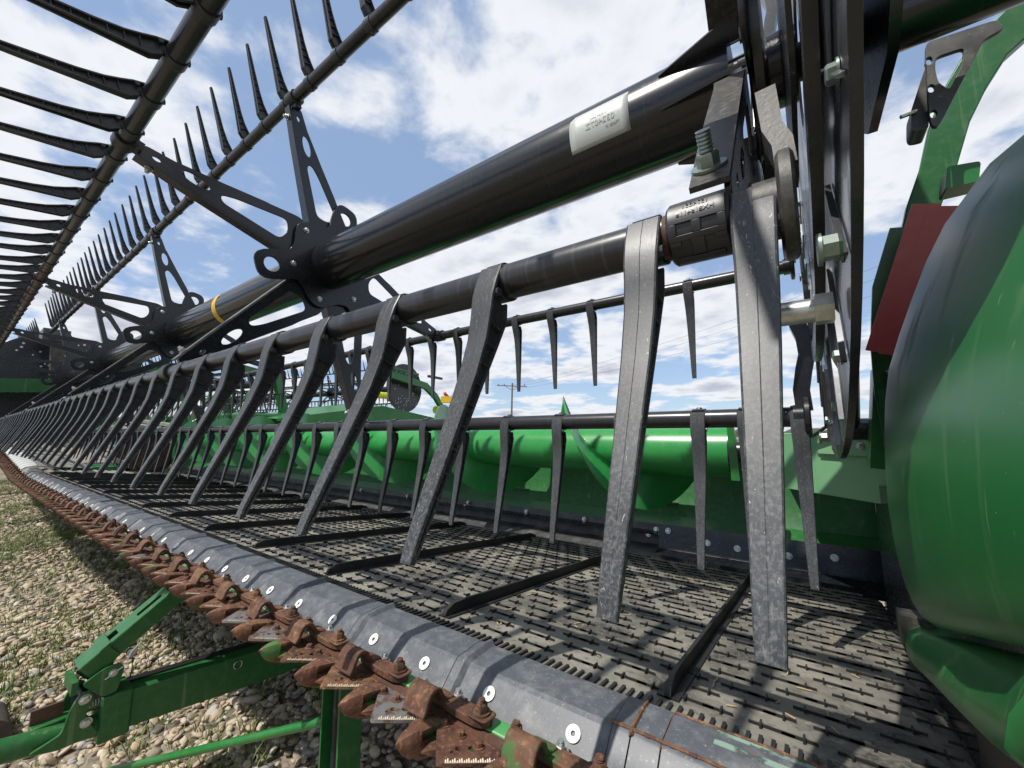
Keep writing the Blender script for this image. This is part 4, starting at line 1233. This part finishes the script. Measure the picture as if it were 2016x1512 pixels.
# ------------------------------------------------------------------ crop divider at the near end
def divider():
    T = thing('crop_divider', 'large rounded green plastic crop divider at the right edge', 'crop divider', (0.2, 0.5, -0.4))
    sil = [(0.30, .285), (.252, .20), (.205, .138), (.160, .105), (.134, .0955), (.065, .0715), (.004, .0635), (-.071, .0600), (-.120, .0615), (-.150, .0665), (-.166, .0745), (-.176, .090)]
    # z, x at y=.55 (the body's widest line)
    sil = [(.42, .40)] + [(.36, .30), (.300, .215), (.252, .157), (.205, .1245), (.170, .108), (.134, .0945), (.100, .0825), (.065, .0715), (.035, .0665), (.004, .0632), (-.035, .0605), (-.071, .0598), (-.105, .0612), (-.135, .0645), (-.155, .0685), (-.168, .0745), (-.174, .083)]
    b = MB(); rings = []
    ysn = [.16, .20, .25, .30, .35, .40, .45, .50, .55, .60, .68, .78, .90, 1.05, 1.2]
    for y in ysn:
        r = []
        for (z, x) in sil:
            xx = x * (y / .55) + .50 * (y - .55) ** 2 + (0.10 * (y - .55) if y > .55 else 0)
            zt = z * max(.3, (.174 - .31 * max(0, .55 - y)) / .174) if z < 0 else z * (1 - .92 * (.55 - y) / .55 if y < .55 else 1)
            r.append((xx, y, zt))
        # back side, closes the shell
        r += [(r[-1][0] + .25, y, r[-1][2]), (.62, y, .0), (max(.62, r[0][0] + .2), y, r[0][2])]
        rings.append(r)
    b.loft(rings)
    me = b.mesh('shell', 50)
    o = link('shell', me, 'divider', T, (-0.2, -0.5, 0.4))
    # lower skirt
    b = MB(); rings = []
    for y, xt, xb, zt, zb in ((.20, .048, .042, -.072, -.098), (.25, .061, .054, -.087, -.124), (.30, .073, .0645, -.103, -.149), (.35, .083, .069, -.119, -.169), (.42, .0855, .0700, -.141, -.188), (.48, .078, .067, -.160, -.199), (.53, .067, .0635, -.176, -.2085), (.56, .0635, .0625, -.184, -.2115), (.585, .070, .070, -.186, -.2075), (.60, .09, .09, -.186, -.203)):
        rings.append([(xt + .008, y, zt + .001), (xt + .001, y, zt - .004), ((xt + xb) / 2 - .001, y, (zt + zb) / 2), (xb, y, zb + .003), (xb + .004, y, zb), (xb + .4, y, zb), (xt + .4, y, zt)])
    b.loft(rings)
    link('lower_skirt', b.mesh('lower_skirt', 75), 'divider', T, (-0.2, -0.5, 0.4))
    b = MB(); b.box((.10, .25, -.20), (.5, .60, -.12)); b.box((.11, .6, -.5), (.16, 1.2, -.1)); link('inner_frame', b, 'black', T, (-0.2, -0.5, 0.4))
    b = MB(); b.box((0.062, .575, -.205), (.085, .600, -.178)); link('rubber_block', b, 'dirty', T, (-0.2, -0.5, 0.4))
    return T
divider()

# ------------------------------------------------------------------ transport stand under the header
TT = thing('transport_hitch', 'green transport tongue with coil spring and slotted strut on the gravel at lower left', 'hitch', (-1.33, .3, GZ))
def tp_(o):
    o.location = Vector(o.location) - Vector((-1.33, .3, GZ)); return o
TX_ = -1.335
b = MB(); b.loft([[(TX_ - .035, y, zt), (TX_ + .035, y, zt), (TX_ + .035, y, zb), (TX_ - .035, y, zb)] for y, zt, zb in ((.285, -.577, -.655), (.57, -.600, -.688), (1.5, -.66, -.76))]); tp_(link('beam', b, 'greend', TT, bev=.003))
b = MB(); b.loft([[(TX_ - .030, y, z), (TX_ - .008, y, z), (TX_ - .008, y, z + .003), (TX_ - .030, y, z + .003)] for y, z in ((.30, -.5775), (.57, -.5993), (1.45, -.6560))]); tp_(link('beam_top_strip', b, 'hose', TT))
b = MB(); b.box((TX_ - .040, .262, -.668), (TX_ + .040, .315, -.572)); tp_(link('beam_socket', b, 'greend', TT, bev=.004))
b = MB(); b.tube([(TX_ + .01, .28, -.640), (TX_ + .008, .13, -.615), (TX_ + .0, -.12, -.580)], .022, 24); tp_(link('drawbar_tube', b, 'greend', TT))
b = MB(); b.box((TX_ - .03, .165, -.606), (TX_ + .005, .262, -.598)); tp_(link('drawbar_rib', b, 'greend', TT, bev=.002))
pl = plate('cheek_plate', hull_round([(.160, -.628), (.205, -.612), (.213, -.574), (.222, -.552), (.234, -.543), (.246, -.552), (.248, -.572), (.236, -.586), (.246, -.612), (.262, -.640), (.20, -.640)], .008, 3), [], .007, 'x')
CK = tp_(link('cheek_plate', pl, 'greend', TT, (TX_ + .040, 0, 0))); tp_(link('cheek_plate', pl.copy(), 'greend', TT, (TX_ - .030, 0, 0)))
put_bolt(BOLT, (.0035, .234, -.559), (1, 0, 0), CK, sc=1.1); put_bolt(BOLT, (.0035, .240, -.607), (1, 0, 0), CK, sc=1.1)
b = MB(); b.tube([(TX_ - .03, .234, -.559), (TX_ + .04, .234, -.559)], .006, 12); b.tube([(TX_ + .014, .230, -.582), (TX_ + .014, .292, -.580)], .0065, 12); tp_(link('spring_rod', b, 'hose', TT))
b = MB()
pts = []
for k in range(12 * 14 + 1):
    t = k / 14 * 2 * math.pi; f = k / (12 * 14)
    pts.append((TX_ + .020 + .0125 * math.cos(t), .236 + .054 * f, -.5815 + .0125 * math.sin(t) + .001 * f))
b.tube(pts, .00175, 6); tp_(link('coil_spring', b, 'zinc', TT))
# strut: a channel with slots, falling from the frame to the pivot ears
SLEN = .262
def strut_plate():
    o = [(0, -.030), (SLEN, -.030), (SLEN, .030), (0, .030)]
    return plate('strut_channel', o, [hull_round([(.118, -.012), (.172, -.012), (.172, .004), (.118, .004)], .005, 3), hull_round([(.186, -.010), (.235, -.010), (.235, .010), (.186, .010)], .005, 3), hull_round([(.058, -.014), (.078, -.014), (.078, .014), (.058, .014)], .003, 3)], .004, 'z')
sp_ = strut_plate()
b = MB(); b.box((0, -.032, -.034), (SLEN, -.0285, .001)); b.box((0, .0285, -.034), (SLEN, .032, .001))
A0 = Vector((TX_ + .002, .222, -.500)); A1 = Vector((TX_ + .006, .420, -.345))
dv = (A1 - A0).normalized(); sd = Vector((1, 0, 0)) - dv * dv.x; sd.normalize(); nn = dv.cross(sd)
if nn.z < 0: nn = -nn
mat = Matrix.Identity(4)
for i_, c_ in enumerate((dv, nn.cross(dv), nn)):
    for r_ in range(3): mat[r_][i_] = c_[r_]
for me_, nm_ in ((sp_, 'strut_channel'), (b.mesh('strut_web', 30), 'strut_web')):
    o = link(nm_, me_, 'greend', TT); o.matrix_local = Matrix.Translation(A0 - Vector((-1.33, .3, GZ))) @ mat
b = MB(); b.box((.040, -.036, -.002), (.060, .036, .006)); b.box((.040, -.038, -.030), (.055, -.034, .006)); o = link('strut_collar', b, 'greend', TT); o.matrix_local = Matrix.Translation(A0 - Vector((-1.33, .3, GZ))) @ mat
pl = plate('pivot_ear', hull_round([(.226, -.528), (.262, -.508), (.286, -.508), (.294, -.520), (.284, -.566), (.262, -.568)], .008, 4), [], .005, 'x')
E1 = tp_(link('pivot_ear', pl, 'greend', TT, (TX_ + .042, 0, 0))); tp_(link('pivot_ear', pl.copy(), 'greend', TT, (TX_ - .040, 0, 0)))
b = MB(); b.box((TX_ - .042, .212, -.545), (TX_ + .040, .222, -.520)); tp_(link('pivot_crossplate', b, 'greend', TT))
b = MB(); b.box((TX_ - .030, .222, -.585), (TX_ + .030, .285, -.560)); tp_(link('pivot_block', b, 'black', TT))
put_bolt(BOLT, (.0025, .275, -.524), (1, 0, 0), E1, sc=.9)
b = MB(); b.tube([(.0035, .262, -.532), (.006, .290, -.516)], .0016, 8); link('cotter_pin', b, 'zinc', E1)
b = MB(); b.tube([(TX_ + .034, .302, -.493), (TX_ + .046, .302, -.493)], .0075, 12); b.tube([(TX_ + .046, .296, -.507), (TX_ + .048, .302, -.490), (TX_ + .045, .318, -.476), (TX_ + .042, .330, -.478)], .0022, 8); tp_(link('locking_pin', b, 'zinc', TT))
b = MB(); b.tube([(TX_ + .044, .318, -.480), (TX_ + .05, .335, -.500), (TX_ + .05, .330, -.535), (TX_ + .045, .318, -.550)], .0008, 6); b.tube([(TX_ + .046, .305, -.503), (TX_ + .046, .306, -.530), (TX_ + .046, .303, -.550)], .0011, 6); tp_(link('pin_lanyard', b, 'hose', TT))
b = MB(); b.box((TX_ - .020, .165, -.598), (TX_ - .012, .212, -.570)); tp_(link('rusty_tab', b, 'rustm', TT))
rg = MB()
rg.tube([(.0, .0100 * math.cos(t), .0100 * math.sin(t)) for t in [2 * math.pi * k / 16 for k in range(17)]], .0013, 6)
tp_(link('ring_pin', rg, 'zinc', TT, (TX_ + .038, .530, -.617)))
b = MB(); b.prism(hull_round([(.02, -.86), (.175, -.86), (.20, -.82), (.185, -.775), (.10, -.75), (.02, -.76)], .02, 4), 'x', -1.98, -1.84)
tag(link('wheel_chock', b, 'tyre'), 'dark weathered wooden block standing at the lower left edge', 'block')

LG = thing('stand_leg', 'upright green channel leg with a black hose running down it below the knife', 'stand', (-.66, .44, GZ))
def lp(o):
    o.location = Vector(o.location) - Vector((-.66, .44, GZ)); return o
LP = [(-.665, .435, -.34), (-.640, .420, -.60), (-.618, .410, -.85)]
b = MB(); b.sweepbox([Vector(p) + Vector((0, .02, 0)) for p in LP], .048, .004); b.sweepbox([Vector(p) + Vector((-.024, 0, 0)) for p in LP], .004, .04); b.sweepbox([Vector(p) + Vector((.024, 0, 0)) for p in LP], .004, .04)
lp(link('channel', b, 'greend', LG))
b = MB(); b.tube([Vector(p) + Vector((-.010, -.002, 0)) for p in LP], .0065, 10); b.tube([Vector(p) + Vector((.004, -.003, 0)) for p in LP], .005, 10); lp(link('hose', b, 'hose', LG))
b = MB(); b.box((-.68, .37, -.85), (-.56, .47, -.838)); lp(link('foot_plate', b, 'greend', LG))
put = put_bolt(BOLT, Vector((-.632 + .020, .395, -.66)) - Vector((-.66, .44, GZ)), (0, -1, 0), LG, sc=.7)
b = MB(); b.tube([(-1.50, .27, -.825), (-.70, .44, -.485)], .0075, 14)
tag(link('brace_rod', b, 'green'), 'thin round green brace rod crossing low over the gravel', 'rod')

# ------------------------------------------------------------------ far reel section on the same header
def simple_reel(name, label, x0, x1, spiders, loc, rotz, cat='reel', group=None, tines=True, disc_at=None, up=0.0):
    T = thing(name, label, cat, loc, group, (0, 0, rotz))
    b = MB(); b.tube([(x0, 0, 0), (x1, 0, 0)], .075, 20); link('centre_tube', b, 'tube', T)
    n_t = int((x1 - x0) / .1524)
    tm = MB()
    for k in range(n_t):
        x_ = x0 + .08 + .1524 * k
        pts = [(-.02, 0, .0), (-.016, -.04, 0)]
        tm.loft([[(x_ - .011, -.018, 0), (x_ + .011, -.018, 0), (x_ + .004, .015, -.02), (x_ - .004, .015, -.02)],
                 [(x_ - .010, -.013, -.075), (x_ + .010, -.013, -.075), (x_ + .004, .012, -.075), (x_ - .004, .012, -.075)],
                 [(x_ - .005, -.019, -.262), (x_ + .005, -.019, -.262), (x_ + .003, -.012, -.262), (x_ - .003, -.012, -.262)]])
    tme = tm.mesh('tine_row'); tme.materials.append(M['finger'])
    bt = MB(); bt.tube([(x0, 0, 0), (x1, 0, 0)], BR, 12); btm = bt.mesh('tine_bar', 40); btm.materials.append(M['battube'])
    for nm, y, z, phi in BATS:
        o = link('tine_bar', btm, None, T, (0, y - RC.y, z - RC.z)); link('tine_row', tme, None, o, (0, 0, 0), (phi, 0, 0), kind='stuff')
    for sx in spiders:
        s_ = bpy.data.objects.new('spider', None); COL.objects.link(s_); s_.parent = T; s_.location = (sx, 0, 0)
        link('hub_plate', HUB, None, s_)
        for nm, (a, f_, th, R) in ARMS.items():
            link('arm', a, None, s_, (0, 0, 0), (th, 0, 0))
            link('arm_flange', f_, None, s_, (0, 0, 0), (th, 0, 0))
    if disc_at is not None:
        d = MB(); d.tube([(disc_at, 0, 0), (disc_at + .02, 0, 0)], .60, 64)
        o = link('end_disc', d, 'black', T)
        hb = MB()
        r = random.Random(5)
        for k in range(70):
            rr = .22 + .34 * r.random(); t = r.random() * 6.28
            hb.tube([(disc_at + .02, rr * math.cos(t), rr * math.sin(t)), (disc_at + .024, rr * math.cos(t), rr * math.sin(t))], .008 + .005 * r.random(), 8)
        link('disc_bolt', hb, 'zinc', o, kind='stuff')
    return T
simple_reel('pickup_reel', 'second black pickup reel far along the same header, end disc showing beyond the last spider', -6.2, -.25, [-1.4, -2.9, -4.4], (-6.75, RC.y, RC.z), 0, disc_at=-.22)
b = MB(); b.sweepbox([(-6.55, 1.9, .50), (-6.55, 1.0, .56), (-6.55, .30, .50), (-6.55, -.3, .46)], .09, .14)
CA = tag(link('reel_centre_arm', b, 'greend'), 'green centre lift arm between the two reel sections at far left', 'lift arm')
b = MB(); b.box((-9.6, .0, -.35), (-9.5, .8, .15)); b.box((-9.48, .05, -.30), (-9.46, .75, .10))
tag(link('far_divider', b, 'wfiber'), 'pale upright divider sheet at the far left end of the header', 'divider')
b = MB(); b.sweepbox([(-6.62, .66, .60), (-6.5, .62, 1.02)], .10, .10); b.box((-6.7, .50, 1.0), (-6.4, .70, 1.12))
tag(link('reel_motor', b, 'flange'), 'grey box-shaped reel drive housing above the far disc', 'housing')

# ------------------------------------------------------------------ machines parked behind
def az(px, dist, z=0.0):
    """a place in the yard: bearing measured from the photograph, distance in metres"""
    a = math.atan((px - 1008) / 806.4)
    d = Fh * math.cos(a) + Rt * math.sin(a)
    return Vector((d.x * dist, d.y * dist, z))
yaw2 = math.radians(7)
P2 = az(798, 10.3, 1.16)
R2 = simple_reel('pickup_reel', 'raised black reel of the neighbouring header, round drilled end disc towards us', -9.5, -.12, [-1.3, -2.8, -4.4, -6.0, -7.6], P2, yaw2, disc_at=-.08)
H2 = thing('neighbour_header', 'green header parked behind with raised reel, green hood and folded divider', 'header', (P2.x, P2.y, GZ), None, (0, 0, yaw2))
b = MB(); b.sweepbox([(.16, -1.15, 2.28), (.16, -.35, 2.20), (.16, .5, 2.10), (.16, .9, 1.86), (.16, 1.3, 1.45)], .10, [.12, .16, .16, .14, .12]); link('lift_arm', b, 'green', H2)
b = MB(); b.sweepbox([(.22, -1.0, 2.42), (.22, .15, 2.34)], .05, .06); link('lift_cylinder', b, 'greend', H2)
b = MB(); b.box((.215, -1.3, 2.22), (.225, -.95, 2.38)); link('yellow_decal', b, 'yellow', H2)
b = MB(); b.sweepbox([(.2, .55, 2.36), (.2, 1.1, 2.36)], .06, .06); link('arm_hose', b, 'black', H2)
b = MB(); b.tube([(.25, 1.15, 1.98), (.25, 1.5, 1.78)], .045, 10); link('red_prop', b, 'red', H2)
b = MB(); b.tube([(.3, -1.6, 1.72), (.3, -.9, 1.72)], .07, 14); link('yellow_roller', b, 'lime', H2)
b = MB(); b.tube([(.3, .75, 1.50), (.3, 1.35, 1.50)], .10, 14); link('yellow_roller', b, 'lime', H2)
# green hoods of the platform (curved sheet)
b = MB()
b.loft([[(.0, -3.2, 1.10), (.0, -.6, 1.10), (.0, 1.9, 1.08), (.0, 3.3, 1.0)], [(.0, -3.2, 1.14), (.0, -.75, 1.52), (.0, 1.2, 1.30), (.0, 3.3, 1.16)], [(-1.2, -3.2, 1.2), (-1.2, -.9, 1.60), (-1.2, 1.3, 1.35), (-1.2, 3.3, 1.2)]], False, False)
b.prism([(-2.6, .45), (3.3, .45), (3.3, 1.0), (1.9, 1.20), (-.7, 1.36), (-1.3, 1.05), (-2.6, .95)], 'x', -2.4, -.1)
link('hood', b, 'green', H2)
b = MB(); b.box((-9.0, -.7, .55), (-.3, .9, 1.15)); link('platform', b, 'greend', H2, bev=.05)
b = MB()
for k in range(60):
    x_ = -9.0 + .145 * k
    b.sweepbox([(x_, -1.3, .95), (x_ + .02, -1.22, 1.45)], .018, .018)
b.box((-9.1, -1.33, .93), (-.4, -1.27, .97)); link('tine_row', b, 'wfiber', H2, kind='stuff')
# amber warning light on its arm
WL = thing('warning_light', 'amber warning lamp with yellow housing on the neighbouring header', 'warning light', az(905, 10.0, .82))
b = MB(); b.prism(hull_round([(-.46, .13), (.26, .10), (.30, -.03), (-.46, -.03)], .03, 3), 'y', -.08, .08); link('housing', b, 'yellow', WL)
b = MB(); b.prism(hull_round([(-.10, -.035), (.33, -.035), (.40, -.11), (.24, -.20), (.02, -.18)], .03, 3), 'y', -.09, .09); link('lens', b, 'amber', WL)
WL.rotation_euler = (0, 0, math.atan2(Rt.y, Rt.x))
# third machine further left: frame, arms and tines
P3 = az(330, 11.5, 0)
H3 = thing('far_header', 'green header with raised reel parked further left behind the tines', 'header', (P3.x, P3.y, GZ), None, (0, 0, yaw2 + .05))
r3 = random.Random(9)
b = MB(); b.box((-7, -.4, .55), (3.2, 1.0, 1.25)); link('platform', b, 'greend', H3, bev=.05)
for k in range(5):
    x_ = 2.6 - 1.9 * k
    b = MB(); b.sweepbox([(x_, .9, 1.0), (x_, .6, 2.0), (x_, -.5, 2.15 + .1 * (k % 2)), (x_, -1.2, 1.8)], .12, .16); link('lift_arm', b, 'green', H3)
b = MB()
for k in range(26):
    x_ = 2.9 - .38 * k
    a = r3.uniform(-.6, .6)
    b.sweepbox([(x_, -.6, .9), (x_ + a, .0, 1.75 + r3.uniform(-.2, .35))], .05, .03)
link('crop_lifter', b, 'greend', H3, kind='stuff')
b = MB()
for k in range(90):
    x_ = 3.0 - .11 * k
    b.sweepbox([(x_, -1.2, 1.15), (x_ + .03, -1.05, 1.55)], .015, .015)
link('tine_row', b, 'wfiber', H3, kind='stuff')
b = MB(); b.tube([(1.2, -.9, 1.55), (1.2, -.9, 1.95)], .13, 12); link('yellow_cover', b, 'yellow', H3)
simple_reel('pickup_reel', 'black reel of the far header seen between the tines at the left', -7, 3.0, [-6, -4, -2, 0, 2], (P3.x, P3.y, .95), yaw2 + .05)
# low green divider cone poking above the bar
b = MB(); c_ = az(1118, 9, 0)
b.loft([[(c_.x - .25, c_.y, 0.0), (c_.x + .25, c_.y, 0.0), (c_.x + .1, c_.y + .25, 0.0)], [(c_.x - .12, c_.y, .45), (c_.x + .10, c_.y, .42), (c_.x, c_.y + .12, .42)], [(c_.x - .10, c_.y, .86), (c_.x - .09, c_.y, .86), (c_.x - .095, c_.y + .01, .86)]])
b.box((c_.x - 2.5, c_.y + .1, -.6), (c_.x + .6, c_.y + .7, .02))
tag(link('divider_point', b, 'greend'), 'thin pointed green divider tip standing up behind the tine bar', 'divider')

# utility pole and lines
PP = az(1006, 62, GZ)
UP = thing('utility_pole', 'wooden utility pole with one crossarm standing beyond the machines', 'utility pole', PP)
HPL = 8.8
b = MB(); b.tube([(0, 0, 0), (.25, 0, HPL)], [.17, .12], 10); link('pole', b, 'wood', UP)
b = MB(); b.sweepbox([Rt * -2.3 + Vector((.2, 0, HPL - .35)), Rt * 2.3 + Vector((.2, 0, HPL - .55))], .12, .14, (0, 0, 1)); link('crossarm', b, 'wood', UP)
ins = MB(); ins.tube([(0, 0, 0), (0, 0, .14), (0, 0, .3)], [.05, .09, .04], 8); im = ins.mesh('insulator', 40)
for k in (-2.1, -1.2, .1, 1.9):
    p = Rt * k + Vector((.2, 0, HPL - .40)); link('insulator', im, 'flange', UP, p)
b = MB(); b.sweepbox([Rt * -1.1 + Vector((.2, 0, HPL - .42)), Vector((.2, 0, HPL - 1.1))], .05, .05); b.sweepbox([Rt * 1.1 + Vector((.2, 0, HPL - .48)), Vector((.2, 0, HPL - 1.1))], .05, .05); link('brace', b, 'wood', UP)
for k, (h1, h2) in enumerate(((5.0, 10.4), (4.2, 9.4), (3.1, 8.0))):
    a = PP + Vector((0, 0, 0)); p0 = az(1010, 62, GZ + HPL - .3 - .35 * k); p1 = az(2400, 40, h2 + 4.5)
    pts = [p0.lerp(p1, t / 16) + Vector((0, 0, -1.3 * 4 * (t / 16) * (1 - t / 16))) for t in range(17)]
    b = MB(); b.tube(pts, .011, 5)
    tag(link('power_line', b, 'flange'), ['uppermost of the three thin wires sagging across the sky', 'middle one of the three thin wires sagging across the sky', 'lowest of the three thin wires sagging across the sky'][k], 'power line', 'wires crossing the sky')
# distant low tree line and field edge
r4 = random.Random(3)
b = MB()
for k in range(420):
    a = r4.uniform(-1.2, 1.15); d = r4.uniform(230, 300)
    v_ = Fh * math.cos(a) + Rt * math.sin(a)
    h = r4.uniform(2.0, 5.0); x_, y_ = v_.x * d, v_.y * d
    w_ = r4.uniform(3, 8)
    b.loft([[(x_ + w_ * math.cos(t), y_ + w_ * math.sin(t), GZ - .5) for t in [k2 * 1.2566 for k2 in range(5)]], [(x_ + w_ * .8 * math.cos(t + .4), y_ + w_ * .8 * math.sin(t + .4), GZ + h * .6) for t in [k2 * 1.2566 for k2 in range(5)]], [(x_ + w_ * .25 * math.cos(t), y_ + w_ * .25 * math.sin(t), GZ + h) for t in [k2 * 1.2566 for k2 in range(5)]]])
M['trees'] = simple('far trees', (0.045, 0.06, 0.035), 0.9)
tag(link('tree_line', b, 'trees'), 'low dark tree line along the far horizon', 'trees', kind='stuff')
